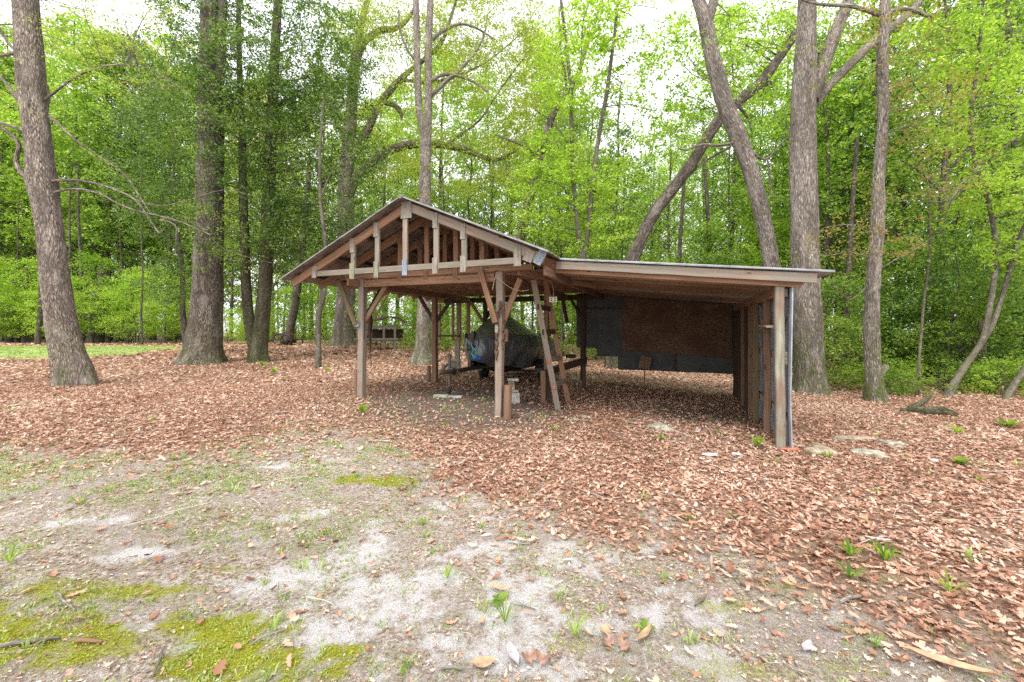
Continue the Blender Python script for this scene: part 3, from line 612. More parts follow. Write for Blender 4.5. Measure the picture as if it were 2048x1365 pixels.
# headers
beam('header', (5.30, 6.06, 2.343), (2.69, 6.06, 2.333), .04, .125, 'wood_red', seg=6)
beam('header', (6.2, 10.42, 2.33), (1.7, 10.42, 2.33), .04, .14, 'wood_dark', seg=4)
beam('side_beam', (5.36, 5.75, 2.345), (5.36, 10.5, 2.345), .04, .12, 'wood_red', seg=6, up=(0, 0, 1)); beam('side_beam', (2.6, 6.17, 2.345), (2.6, 10.5, 2.345), .04, .12, 'wood_red', seg=6)
beam('side_beam', (1.72, 5.6, 2.33), (1.72, 10.5, 2.33), .04, .13, 'wood_brown', seg=6)
beam('tie_board', (4.95, 6.5, 2.40), (2.9, 8.6, 2.40), .09, .022, 'wood_red'); beam('tie_board', (3.9, 6.6, 2.40), (3.2, 7.8, 2.40), .09, .022, 'wood_pink'); beam('tie_board', (2.3, 6.1, 2.40), (1.3, 7.9, 2.30), .04, .09, 'wood_red')
def brace(s, n, zf, ds, zt, mat, w_=.085): beam('brace', (s + math.copysign(.04, ds), n, zf), (s + ds, n, zt), .038, w_, mat, up=(0, 0, 1), seg=3)
brace(5.36, 5.985, 1.60, .44, 2.42, 'wood_moss'); brace(5.36, 6.12, 1.63, -.52, 2.29, 'wood_brown')
brace(2.6, 5.985, 1.62, .30, 2.44, 'wood_red'); brace(2.6, 6.12, 1.64, -.32, 2.30, 'wood_red')
brace(5.36, 8.6, 1.72, .45, 2.33, 'wood_dark'); brace(5.36, 8.6, 1.72, -.50, 2.30, 'wood_dark')
brace(4.93, 10.40, 1.75, .42, 2.30, 'wood_brown'); brace(4.93, 10.5, 1.85, -.25, 2.28, 'wood_dark'); brace(2.2, 10.40, 1.85, .30, 2.28, 'wood_dark', .07)
beam('brace', (5.36, 6.14, 1.65), (5.36, 6.62, 2.29), .038, .085, 'wood_dark', up=(1, 0, 0)); beam('brace', (2.6, 10.4, 1.7), (2.6, 9.95, 2.28), .038, .085, 'wood_dark', up=(1, 0, 0))
for u, w_ in ((879, .07), (906, .07), (918, .13), (937, .10)):
    s = s_of(u, 10.47); beam('wall_stud', (s, 10.47, 1.20 if u < 930 else 1.3), (s, 10.47, 2.27), w_, .05, 'wood_brown', up=(0, 1, 0), seg=2)
beam('sill_rail', (s_of(876, 10.47), 10.43, 1.345), (s_of(920, 10.47), 10.43, 1.345), .04, .05, 'wood_dark', seg=2); beam('wall_stud', (s_of(912, 10.47), 10.52, .2), (s_of(914, 10.47), 10.52, 1.25), .16, .05, 'wood_grey', up=(0, 1, 0), seg=2)
# back wall of the lean-to
def panel(name, u0, u1, zb0, zb1, n, mat, th=.012, drop=.07):
    s0, s1 = s_of(u0, n), s_of(u1, n); vs = []
    for y in (n - th / 2, n + th / 2): vs += [L(s0, y, zb0), L(s1, y, zb1), L(s1, y, zl(s1) - drop), L(s0, y, min(zl(s0), 2.5) - drop)]
    mb = MB(); mb.add(vs, [[0, 1, 2, 3], [7, 6, 5, 4], [0, 4, 5, 1], [1, 5, 6, 2], [2, 6, 7, 3], [3, 7, 4, 0]], [tuple(p) for p in vs]); return mb.build(name, M[mat], shed)
panel('tin_panel', 1153, 1198, 1.06, 1.06, 10.50, 'sheet_dark'); panel('tin_panel', 1194, 1240, .85, .86, 10.485, 'sheet_dark')
panel('tin_panel', 1236, 1297, .54, .54, 10.465, 'sheet_dark'); panel('tin_panel', 1294, 1355, .545, .53, 10.48, 'sheet_dark'); panel('tin_panel', 1352, 1412, .53, .53, 10.465, 'sheet_dark'); panel('tin_panel', 1409, 1474, .53, .52, 10.48, 'sheet_dark')
panel('osb_panel', 1245, 1464, 1.02, .88, 10.43, 'osb', .014, .17)
beam('wall_batten', (s_of(1155, 10.44), 10.44, 2.05), (s_of(1246, 10.44), 10.44, 2.04), .03, .05, 'wood_dark'); beam('wall_batten', (s_of(1350, 10.4), 10.45, .56), (s_of(1350, 10.4), 10.45, .95), .06, .02, 'wood_dark', up=(0, 1, 0))

# ---------------------------------------------------------------- things at the shed
def thing_mb(name, base, mat, label, cat, fn, group=None):
    mb = MB(base); fn(mb); o = mb.build(name, M[mat]); return tag(o, label, cat, group)
# electric outlet box hanging under the roof
p = P(1106, 600, 7.2); bx = empty('outlet_box', p - Vector((0, 0, .04)), 'small cream outlet box with four black sockets hanging by its cord near the ladder', 'outlet box')
MB().box((0, 0, .045), (.135, .04, .095)).build('box', M['plastic_white'], bx)
for dx in (-.03, .03):
    for dz in (-.02, .02): MB().cyl((dx, -.019, .045 + dz), (dx, -.0235, .045 + dz), .0115, 14).build('socket', M['black'], bx)
MB().tube([(0, .0, .09), (.01, .0, .2), (-.02, .02, .32), (-.25, .1, .62), (-.5, .1, .72), (-.65, .05, .9)], [.004] * 6, 6).build('cord', M['rope'], bx)
hk = P(937, 563, 7.3); thing_mb('yellow_hook', hk, 'rope', 'small yellowish hook screwed under the roof chord', 'hook', lambda b: (b.ring(hk, (0, 1, 0), .03, .01), b.box(hk + Vector((.05, 0, .03)), (.07, .02, .03))))
# cords of rope under the roof
def sag(mb, a, b, d, r=.004, n=12):
    a = Vector(a); b = Vector(b); mb.tube([a.lerp(b, i / n) - Vector((0, 0, d * 4 * (i / n) * (1 - i / n))) for i in range(n + 1)], [r] * (n + 1), 5)
q = P(988, 552, 6.2)
thing_mb('rope', q, 'rope', 'thin tan rope looping from the roof beam beside the chained post', 'rope', lambda b: (sag(b, P(992, 550, 6.3), P(1058, 580, 6.5), .10), sag(b, P(992, 550, 6.3), P(985, 580, 6.3), -.02)))
# chains
def chain(mb, pts, r=.021, wr=.0065):
    pts = [Vector(p) for p in pts]; seg = []; d = 0; step = r * 2.3; out = []
    for a, b in zip(pts, pts[1:]):
        Ln = (b - a).length
        while d < Ln: out.append((a.lerp(b, d / Ln), (b - a).normalized())); d += step
        d -= Ln
    for i, (c, dr) in enumerate(out):
        ax = dr.cross(Vector((0, 1, 0))) if i % 2 else Vector((0, 1, 0)); ax = ax if ax.length > .1 else Vector((1, 0, 0)); ax = (ax - dr * ax.dot(dr)).normalized()
        ax = (Matrix.Rotation(R.uniform(-.4, .4), 3, dr) @ ax)
        mb.ring(c, ax, r * .72, wr, 12, 5, 2.1, elong=dr)
def chn(base, pts, label, r=.02):
    return thing_mb('chain', base, 'rust', label, 'chain', lambda b: chain(b, pts, r, r * .31))
fpz = 6.03
def PF(u, v): return SW(s_of(u, fpz), fpz, z_of(u, v, fpz)) + Vector((0, -.02, 0))
chn(PF(993, 716), [PF(1001, 612), PF(997, 622), PF(994, 640), PF(993, 716)], 'rusty chain hanging down the left edge of the bleached middle post', .032)
chn(PF(1007, 700), [PF(1002, 609), PF(1005, 625), PF(1008, 640), PF(1006, 700)], 'shorter rusty chain hanging down the face of the bleached middle post', .032)
def PB(u, v, n=6.55): return SW(s_of(u, n), n, z_of(u, v, n))
chn(PB(742, 732), [PB(738, 625), PB(743, 650), PB(740, 690), PB(743, 732)], 'thin grey chain hanging behind the front corner post', .014)
thing_mb('hanging_cloth', PB(741, 700), 'wood_dark', 'dark strip of old strapping hung behind the front corner post', 'strap', lambda b: b.tube([PB(740, 624, 6.5), PB(741, 640, 6.5), PB(739, 665, 6.5), PB(741, 700, 6.5)], [.035, .04, .035, .02], 7, wobr=.3))
MB().beam(L(5.27, 6.05, 1.35), L(5.25, 6.05, 2.42), .02, .025, (0, 1, 0)).build('conduit', M['grey_steel'], shed)
MB().box(L(2.62, 5.99, 1.52), (.05, .03, .12)).build('cleat', M['gusset_grey'], shed); MB().box(L(2.49, 6.08, 1.42), (.03, .05, .2)).build('cleat', M['wood_brown'], shed)
MB().box(L(5.39, 6.02, 1.60), (.09, .05, .07)).build('bracket', M['metal_grey'], shed)
# stub logs standing beside the posts
def stub(s, n, r, h, label, mat='wood_brown', zt=0):
    b = SW(s, n, 0); b.z = gh(b.x, b.y); return thing_mb('log_stub', b, mat, label, 'log', lambda mb: mb.tube([b - Vector((0, 0, .05)), b + Vector((0, 0, h * .5)), b + Vector((0.01, 0, h))], [r * 1.03, r, r * .96], 14, smooth=True))
stub(2.45, 6.02, .062, .53, 'short round log stub standing against the chained middle post', 'wood_brown'); stub(5.50, 6.12, .045, .50, 'thin log stub standing against the front corner post', 'wood_brown'); stub(5.51, 8.55, .05, .42, 'dark log stub standing against the rear post left of the covered boat', 'wood_brown')
# concrete blocks
def hollow(base, size, rz, label, pitch=0):
    e = empty('concrete_block', base, label, 'concrete block', rz=rz); x, y, z = size; w_ = .03; mb = MB()
    mb.box((0, -y / 2 + w_ / 2, z / 2), (x, w_, z)); mb.box((0, y / 2 - w_ / 2, z / 2), (x, w_, z))
    for q in (-x / 2 + w_ / 2, 0, x / 2 - w_ / 2): mb.box((q, 0, z / 2), (w_, y - 2 * w_ + .004, z - .004))
    o = mb.build('block', M['concrete'], e); return e
b = G(1026, 806); hollow(b, (.20, .19, .19), .3, 'grey hollow concrete block on the ground behind the chained middle post')
thing_mb('concrete_slab', b + Vector((-.01, .02, .19)), 'stone', 'thin pale slab lying on the hollow block behind the chained post', 'slab', lambda m_: m_.box(b + Vector((-.01, .02, .215)), (.16, .17, .045), .5))
thing_mb('brick_piece', b + Vector((-.02, .03, .24)), 'stone_tan', 'mossy brick piece between two pale slabs behind the chained post', 'brick', lambda m_: m_.box(b + Vector((-.03, .03, .32)), (.10, .11, .16), .2))
thing_mb('concrete_slab', b + Vector((-.02, .02, .40)), 'stone', 'topmost pale slab of the little stack behind the chained post', 'slab', lambda m_: m_.box(b + Vector((-.0, .02, .425)), (.19, .15, .045), .15))
b = G(896, 796); thing_mb('paving_slab', b, 'concrete', 'flat pale concrete slab under the trailer jack', 'slab', lambda m_: (m_.box(b + Vector((-.13, 0, .03)), (.26, .17, .05), .0), m_.box(b + Vector((.14, -.01, .02)), (.27, .14, .04), -.15)))
JB = b
b = P(908, 692, 12.0); b.z = gh(b.x, b.y); thing_mb('foundation_block', b, 'stone', 'mossy square cement block behind the shed left of the covered boat', 'block', lambda m_: m_.box(b + Vector((0, 0, .19)), (.36, .36, .42), .3, ch=.03))
# ladder
def PZ(u, v, Z): return P(u, v, Z)
la_, lb = G(1117, 822), G(1137, 805); base = (la_ + lb) / 2
ld = empty('wooden_ladder', base, 'homemade wooden ladder leaning up against the roof beam beside the covered boat', 'ladder')
tA, tB = P(1067, 560, la_.y - .35), P(1090, 560, lb.y - .35); 
rails = []
for a, t_ in ((la_, tA), (lb, tB)): MB().beam(a - base - Vector((0, 0, .03)), t_ - base, .095, .04, (0, 1, 0), seg=5, jit=.004).build('rail', M['wood_pink' if a is la_ else 'wood_red'], ld)
for v in (612, 661, 718, 770):
    fA = (la_.y and (v - 560) / (822 - 560)); fB = (v - 560) / (805 - 560)
    a = tA.lerp(la_, fA) - base; b_ = tB.lerp(lb, fB) - base; b_.z = a.z; d = (b_ - a).normalized(); MB().beam(a - d * .04, b_ + d * .12, .03, .09, seg=2).build('rung', M['wood_dark'] if v < 700 else M['wood_grey'], ld)
for v in (718, 772):
    a = tA.lerp(la_, (v - 560) / 262) - base; MB().box(a + Vector((-.0, -.03, 0)), (.035, .03, .08)).build('tape', M['red'], ld)
# trailer (runs back along n), jack, winch post, covered boat
TS = 3.92
tb = SW(TS, 8.6, 0); tb.z = gh(tb.x, tb.y)
tr = empty('boat_trailer', tb, 'old black boat trailer with swivel tongue jack, its coupler pointing out of the shed', 'trailer', rz=-TH)
def T(x, n, z): return (x, n - 8.6, z - tb.z)      # x to the right of the trailer's middle line
zt = .72
m_ = MB(); m_.beam(T(0, 6.75, zt), T(0, 11.2, zt), .075, .075, seg=3); m_.beam(T(-.62, 9.3, zt - .02), T(-.62, 11.6, zt - .02), .06, .07); m_.beam(T(.62, 9.3, zt - .02), T(.62, 11.6, zt - .02), .06, .07)
m_.beam(T(-.04, 7.9, zt), T(-.60, 9.3, zt), .05, .06); m_.beam(T(.04, 7.9, zt), T(.60, 9.3, zt), .05, .06)
for n in (9.4, 10.5, 11.5): m_.beam(T(-.7, n, zt - .05), T(.7, n, zt - .05), .05, .05)
m_.build('frame', M['black_steel'], tr)
m_ = MB(); m_.beam(T(0, 6.48, zt + .02), T(0, 6.82, zt + .02), .10, .07, seg=2, ch=.02); m_.tube([T(0, 6.42, zt + .03), T(0, 6.48, zt + .03), T(0, 6.55, zt + .03)], [.02, .05, .055], 12); m_.beam(T(.0, 6.56, zt + .07), T(.0, 6.72, zt + .16), .03, .03, seg=1); m_.cyl(T(-.02, 6.6, zt + .05), T(-.02, 6.6, zt + .16), .03, 12)
m_.build('coupler', M['grey_steel'], tr)
jx, jn = .02, 6.95
j = MB().cyl(T(-.10, jn, zt + .33), T(-.10, jn, zt - .25), .03, 14).cyl(T(-.10, jn, zt - .2), T(-.10, jn, .42), .022, 12).box(T(-.05, jn, zt), (.1, .12, .14)).beam(T(-.10, jn - .05, zt + .33), T(-.22, jn - .12, zt + .22), .02, .02, seg=1, jit=0).cyl(T(-.22, jn - .12, zt + .22), T(-.28, jn - .12, zt + .22), .014, 10).build('jack', M['grey_steel'], tr)
sg = (JB.z + .055) + .075
MB().ring(T(-.10, jn, sg), (1, .25, 0), .045, .03, 24, 10).cyl(T(-.135, jn - .01, sg), T(-.065, jn + .01, sg), .04, 18).build('wheel', M['rubber'], j)
MB().beam(T(-.15, jn, sg), T(-.12, jn, .45), .008, .04, (0, 1, 0), seg=1, jit=0).beam(T(-.05, jn, sg), T(-.08, jn, .45), .008, .04, (0, 1, 0), seg=1, jit=0).build('fork', M['grey_steel'], j)
m_ = MB(); pts = [T(.0 + .10 * math.sin(i * 1.1), 6.98 + .05 * math.cos(i * 2.1), zt + .02 - .11 * (i % 2)) for i in range(9)]; m_.tube(pts, [.008] * 9, 6); m_.tube([T(.05, 7.0, zt + .04), T(.1, 7.0, zt - .2), T(.2, 7.1, zt - .28), T(.25, 7.5, zt - .02)], [.006] * 4, 6); m_.build('safety_cable', M['grey_steel'], tr)
m_ = MB(); m_.beam(T(-.02, 7.62, zt), T(.02, 7.72, 1.48), .07, .08, (0, 1, 0), seg=2); m_.box(T(0, 7.66, 1.15), (.14, .14, .08)); m_.build('winch_post', M['black_steel'], tr)
m_ = MB(); m_.ring(T(0.03, 7.62, 1.17), (1, 0, 0), .035, .016, 18, 8).beam(T(.07, 7.62, 1.17), T(.09, 7.62, 1.3), .012, .02, seg=1); m_.build('winch', M['grey_steel'], tr)
gz_ = gsn(TS + .8, 9.9)
for sx in (-1, 1):
    wx = T(sx * .80, 9.95, gz_ + .26 - .02); wo_ = MB().ring(wx, (1, 0, 0), .185, .075, 36, 12).build('wheel', M['rubber'], tr); MB().cyl((wx[0] - .05, wx[1], wx[2]), (wx[0] + .05, wx[1], wx[2]), .12, 20).cyl((wx[0] - .07, wx[1], wx[2]), (wx[0] + .07, wx[1], wx[2]), .04, 12).build('rim', M['grey_steel'], wo_)
    fd = MB(); 
    for i in range(9):
        a0, a1 = PI * i / 9, PI * (i + 1) / 9; c0 = Vector(wx) + Vector((0, math.cos(a0) * .31, math.sin(a0) * .31)); c1 = Vector(wx) + Vector((0, math.cos(a1) * .31, math.sin(a1) * .31)); fd.beam(c0, c1, .2, .012, (0, math.cos((a0 + a1) / 2), math.sin((a0 + a1) / 2)), seg=1, jit=0, ch=.001)
    fd.build('fender', M['black_steel'], tr)
MB().beam(T(-.78, 9.95, gz_ + .25), T(.78, 9.95, gz_ + .25), .05, .05, seg=1).build('axle', M['black_steel'], tr)
# the boat under its covers
def hull_w(q): return .10 + .66 * min(1, (max(q, 0) / .45)) ** .62 * (1 - .12 * max(0, q - .6))      # half width along 0..1
bt = empty('covered_boat', tb, 'boat wrapped in an olive tarp and a shiny black plastic sheet, resting on the trailer', 'boat', rz=-TH)
N0, N1 = 7.75, 11.7
nL, nW = 90, 72; rq = np.random.default_rng(77)
def ridge(q): return np.interp(q, [0, .08, .34, .40, .75, 1.0], [1.38, 1.60, 1.95, 1.98, 1.64, 1.44])
def gun(q): return np.interp(q, [0, .1, .4, 1], [1.30, 1.42, 1.36, 1.18])
def skirt(q): return np.interp(q, [0, .12, .4, 1], [.86, .70, .62, .58])
ql = np.linspace(0, 1, nL); ph = rq.uniform(0, 6, 12)
def section(q, side, tt, kind):
    W = hull_w(q); sag_ = .06 * math.sin(PI * min(tt, 1))
    fold = math.sin(q * 34 + ph[0] + tt * 2.2 * side) * .5 + math.sin(q * 61 + ph[1] + tt * 3) * .22 + math.sin(q * 17 + ph[2]) * .5 + math.sin(q * 95 - tt * 5 + ph[3]) * .06
    if kind == 0:   # ridge -> gunwale
        x = side * W * tt; z = ridge(q) * (1 - tt) + gun(q) * tt - sag_ + .008 * math.sin(q * 40 + tt * 9)
    else:
        x = side * (W + .03 + (.08 * fold * (tt ** .7)) - .16 * tt * tt + .03 * math.sin(PI * tt)); z = gun(q) + .02 + (skirt(q) - gun(q)) * tt + .025 * tt * math.sin(q * 23 + ph[4] + side)
    return x, z
def cloth(name, kind, mat, sides, n=26, mul=1.0, extra=0):
    vs = []; gs = []; cols = 0
    prof = [(side, tt) for side, tt in sides]
    for i, q in enumerate(ql):
        for side, tt in prof:
            x, z = section(q, side, tt, kind); y = N0 + (N1 - N0) * q - (.10 * (tt if kind else 0) * (q < .03)); vs.append(T(x, y, z + extra)); gs.append((z, y * 1.3, x))
    k = len(prof); idx = np.arange(nL * k).reshape(nL, k); Fq = np.stack([idx[:-1, :-1], idx[:-1, 1:], idx[1:, 1:], idx[1:, :-1]], -1).reshape(-1, 4)
    return obj_np(name, np.array(vs), Fq, M[mat], bt, gc=np.array(gs), smooth=True)
cloth('tarp', 0, 'tarp_olive', [(-1, t_) for t_ in np.linspace(1.04, 0, 18)] + [(1, t_) for t_ in np.linspace(0, 1.04, 18)][1:])
for sd_ in (-1, 1): cloth('plastic_sheet', 1, 'tarp_black', [(sd_, t_) for t_ in np.linspace(0, 1, 30)])
# bow and stern ends of the wrap
def endcap(q, yoff, mat, name):
    vs = []; gs = []; rows = 16; cols = 14; y = N0 + (N1 - N0) * q
    for a in range(rows + 1):
        tt = a / rows
        for c in range(cols + 1):
            e = c / cols * 2 - 1
            if tt < .3: w_ = hull_w(q) * (tt / .3); z = ridge(q) + (gun(q) - ridge(q)) * tt / .3
            else: w_ = hull_w(q) + .03; z = gun(q) + .02 + (skirt(q) - gun(q)) * (tt - .3) / .7
            f_ = .03 * math.sin(e * 9 + tt * 4) + .02 * math.sin(e * 17); vs.append(T(e * w_, y + yoff * (math.cos(e * 1.5)) * (.4 + tt * .5) + f_ * tt, z)); gs.append((z, e * w_, tt))
    idx = np.arange((rows + 1) * (cols + 1)).reshape(rows + 1, cols + 1); Fq = np.stack([idx[:-1, :-1], idx[:-1, 1:], idx[1:, 1:], idx[1:, :-1]], -1).reshape(-1, 4); obj_np(name, np.array(vs), Fq, M[mat], bt, gc=np.array(gs), smooth=True)
endcap(0, -.12, 'tarp_black', 'plastic_sheet'); endcap(1, .10, 'tarp_black', 'plastic_sheet')
hm = MB(); hm.tube([T(0, N0 + .12, .95), T(0, N0 + .5, .92), T(0, N0 + 1.4, .88), T(0, N1 - .15, .86)], [.06, .22, .40, .42], 16); hm.build('hull', M['black_steel'], bt)
blob('blue_cloth_bundle', SW(TS - .14, 7.62, .93), (.17, .10, .08), M['blue'], seed=3, amp=.45, rz=-.3); bo = COL.objects[-1]; tag(bo, 'bright blue cloth bundle tucked under the bow of the wrapped boat', 'cloth')
thing_mb('turquoise_rope', SW(TS - .08, 7.6, .95), 'cyan', 'turquoise rope dangling down the bow of the wrapped boat', 'rope', lambda b_: (b_.tube([SW(TS - .03, 7.58, 1.25), SW(TS - .10, 7.56, 1.12), SW(TS - .06, 7.56, 1.03), SW(TS - .14, 7.54, .93)], [.012, .018, .014, .02], 7), b_.tube([SW(TS - .05, 7.58, 1.2), SW(TS - .16, 7.57, 1.08), SW(TS - .16, 7.55, .95)], [.01, .014, .012], 7)))
# wooden work stand behind the ladder
b = P(1128, 790, 8.6); b.z = gh(b.x, b.y); ws = empty('timber_rack', b, 'low timber rack of two long boards beside the ladder and the boat stern', 'rack')
def W_(u, v, Z): return P(u, v, Z) - b
MB().beam(W_(1088, 748, 7.9), W_(1172, 722, 9.3), .05, .12, seg=4).build('board', M['wood_dark'], ws); MB().beam(W_(1098, 738, 8.2), W_(1172, 716, 9.6), .09, .04, seg=4).build('board', M['wood_brown'], ws)
for (u, v, Z, hh_) in ((1086, 742, 7.9, 'wood_brown'), (1096, 742, 8.1, 'wood_dark')):
    q = W_(u, v, Z); g_ = gh((u - 1024) / F * Z, Z) - b.z; MB().beam((q.x, q.y, g_ - .03), q, .09, .06, (0, 1, 0), seg=2).build('leg', M[hh_], ws)
q = W_(1168, 724, 9.3); MB().beam((q.x, q.y, gh(P(1168, 724, 9.3).x, 9.3) - b.z - .03), q, .08, .06, (0, 1, 0), seg=2).build('leg', M['wood_dark'], ws)
q = W_(1140, 715, 8.9); MB().cyl(q + Vector((-.08, 0, .02)), q + Vector((.12, .05, .02)), .04, 12).build('roller', M['black_steel'], ws)
# square board on a rod in front of the back wall
b = SW(s_of(1289, 10.2), 10.2, 0); b.z = gh(b.x, b.y); sg_ = empty('board_on_rod', b, 'tilted square brown board on a thin rod in front of the tin wall', 'board')
MB().cyl((0, 0, -.05), (0, 0, .75), .012, 10).build('rod', M['rust'], sg_); MB().beam((-.12, 0, .62), (.14, 0, .56), .02, .30, (0, 0, 1), seg=1).build('panel', M['wood_brown'], sg_)

# ---------------------------------------------------------------- stones, slabs and scraps on the ground
for i, (u, v, sx, sy, sz, rz, mt, lb_) in enumerate([
    (1320, 858, .34, .26, .13, .1, 'stone', 'pale flat stepping stone on the leaves inside the lean-to opening'),
    (1148, 841, .26, .14, .05, .2, 'stone', 'thin pale stone nearly buried in leaves in front of the ladder'),
    (1168, 835, .22, .12, .05, -.1, 'stone', 'small pale stone sunk behind another just right of the ladder foot'),
    (1640, 908, .40, .24, .17, .15, 'stone_tan', 'rounded tan rock nearest the green corner post'),
    (1703, 882, .50, .18, .13, .05, 'stone_tan', 'long low tan rock half buried in leaves, hindmost of the rocks'),
    (1737, 911, .40, .24, .11, -.5, 'stone', 'flat greyish rock with ridged top, between the other rocks'),
    (1782, 891, .32, .22, .11, -.15, 'stone', 'low mossy rock farthest from the green corner post'),
    ]):
    c = G(u, v); o = blob('rock', c + Vector((0, 0, sz * .02)), (sx, sy, sz), M[mt], seed=50 + i, amp=.36, rz=rz); tag(o, lb_, 'rock')
for i, (u, v, w_, d_, mt, lb_) in enumerate([(1420, 914, .20, .05, 'white_scrap', 'flat whitish scrap on the leaves in front of the lean-to'), (1472, 913, .09, .04, 'white_scrap', 'small white paper scrap left of the bright green sprout'), (1580, 903, .24, .07, 'red', 'crumpled faded red plastic at the foot of the green corner post'),
    (1395, 868, .08, .04, 'white_scrap', 'tiny white scrap behind the pale stepping stone'), (1868, 926, .08, .05, 'white_scrap', 'pale pebble-like scrap beside green leaves on the leafy slope'), (997, 822, .10, .05, 'white_scrap', 'white foam scrap at the foot of the chained middle post')]):
    c = G(u, v); o = blob('scrap', c + Vector((0, 0, .028)), (w_, d_, .03), M[mt], seed=80 + i, amp=.35, rz=R.uniform(-.4, .4), n=(14, 6)); tag(o, lb_, 'scrap')
# decaying log right
b = G(1860, 832); 
def fl(mb):
    mb.tube([G(1800, 826) + Vector((0, 0, .05)), G(1840, 830) + Vector((0, 0, .08)), G(1885, 832) + Vector((0, 0, .09)), G(1915, 836) + Vector((0, 0, .05))], [.04, .06, .07, .035], 12, wobr=.3); mb.tube([G(1822, 828) + Vector((0, 0, .09)), G(1850, 822) + Vector((0, 0, .20)), G(1875, 815) + Vector((0, .1, .24))], [.05, .035, .015], 8, wobr=.3)
thing_mb('fallen_log', b, 'bark_moss', 'rotting mossy log lying on the leaves at the wood edge', 'log', fl)
# sticks
for i, (pts, r, lb_) in enumerate([([(0, 1300), (60, 1290), (120, 1282)], .011, 'bleached stick lying across the moss in the near corner'), ([(150, 1290), (178, 1288), (205, 1290)], .010, 'short orange bark stick lying beyond the moss'),
    ([(305, 1360), (318, 1330), (325, 1305)], .006, 'thin upright-looking twig lying at the edge of the moss'), ([(112, 1190), (125, 1205), (150, 1225)], .007, 'bent grey twig on the sandy lawn above the moss'),
    ([(910, 935), (925, 952), (948, 958)], .007, 'curved pale twig where the dead leaves begin'), ([(1015, 1090), (1035, 1092), (1058, 1091)], .006, 'straight pale twig on bare grey sand'),
    ([(1020, 1210), (1050, 1215), (1072, 1225)], .006, 'dark twig beside the broad-leaved weed'), ([(1395, 1105), (1440, 1130), (1480, 1175)], .004, 'long thin twig pointing at the dense leaf litter'),
    ([(1680, 1210), (1705, 1200), (1740, 1198)], .010, 'crooked pale stick at the edge of the dense leaves'), ([(1390, 1215), (1405, 1205), (1412, 1195)], .007, 'small hooked stick on the thin lawn'),
    ([(880, 1345), (905, 1340), (930, 1345)], .007, 'stub of a twig beside the large pale fallen leaf'), ([(500, 1295), (535, 1275), (575, 1262)], .005, 'fine dry stalk on sandy ground')]):
    c = [G(*q_) + Vector((0, 0, r + .006)) for q_ in pts]; m2 = [c[0], (c[0] + c[1]) / 2 + Vector((0, 0, .006)), c[1], (c[1] + c[2]) / 2, c[2]]
    thing_mb('stick', c[1], 'twig' if i != 1 else 'wood_red', lb_, 'stick', lambda mb: mb.tube(m2, [r * .7, r, r * .95, r * .85, r * .5], 7, wobr=.12))
# single large fallen leaves
def bigleaf(u, v, L_, rz, mat, lb_, curl=.4, wd=1.0, kind='oak', name='fallen_leaf'):
    c = G(u, v) + Vector((0, 0, .02))
    if kind == 'oak': V, F_ = oak(curl, .25, wd)
    else:
        k = 9; sp_ = [(i / k - .5, 0, curl * (i / k - .5) ** 2) for i in range(k + 1)]; e = [(i / k - .5, math.sin(PI * (i / k) ** .85) * .17 * wd, curl * (i / k - .5) ** 2 + .05) for i in range(1, k)]; e2 = [(x, -y, z) for x, y, z in e]
        V = np.array(sp_ + e + e2); F_ = []
        for i in range(k):
            for b_, fl_ in ((k + 1, 0), (2 * k, 1)):
                a0 = b_ + i - 1; a1 = b_ + i
                tri = [(i, a1, i + 1)] if i == 0 else ([(i, a0, i + 1)] if i == k - 1 else [(i, a0, a1), (i, a1, i + 1)]); F_ += [t_ if not fl_ else t_[::-1] for t_ in tri]
    V = V * L_; cs, sn_ = math.cos(rz), math.sin(rz); V = np.stack([V[:, 0] * cs - V[:, 1] * sn_, V[:, 0] * sn_ + V[:, 1] * cs, V[:, 2]], -1)
    o = obj_np(name, V, np.array(F_), M[mat]); o.location = c; tag(o, lb_, 'leaf'); return o
M['pale_leaf'] = simple('pale_leaf', (.42, .38, .39), .6, 0, 30, .25, .3); M['tan_leaf'] = simple('tan_leaf', (.42, .27, .16), .6, 0, 30, .35, .3); M['red_leaf'] = simple('rusty_leaf', (.30, .17, .12), .6, 0, 30, .4, .3)
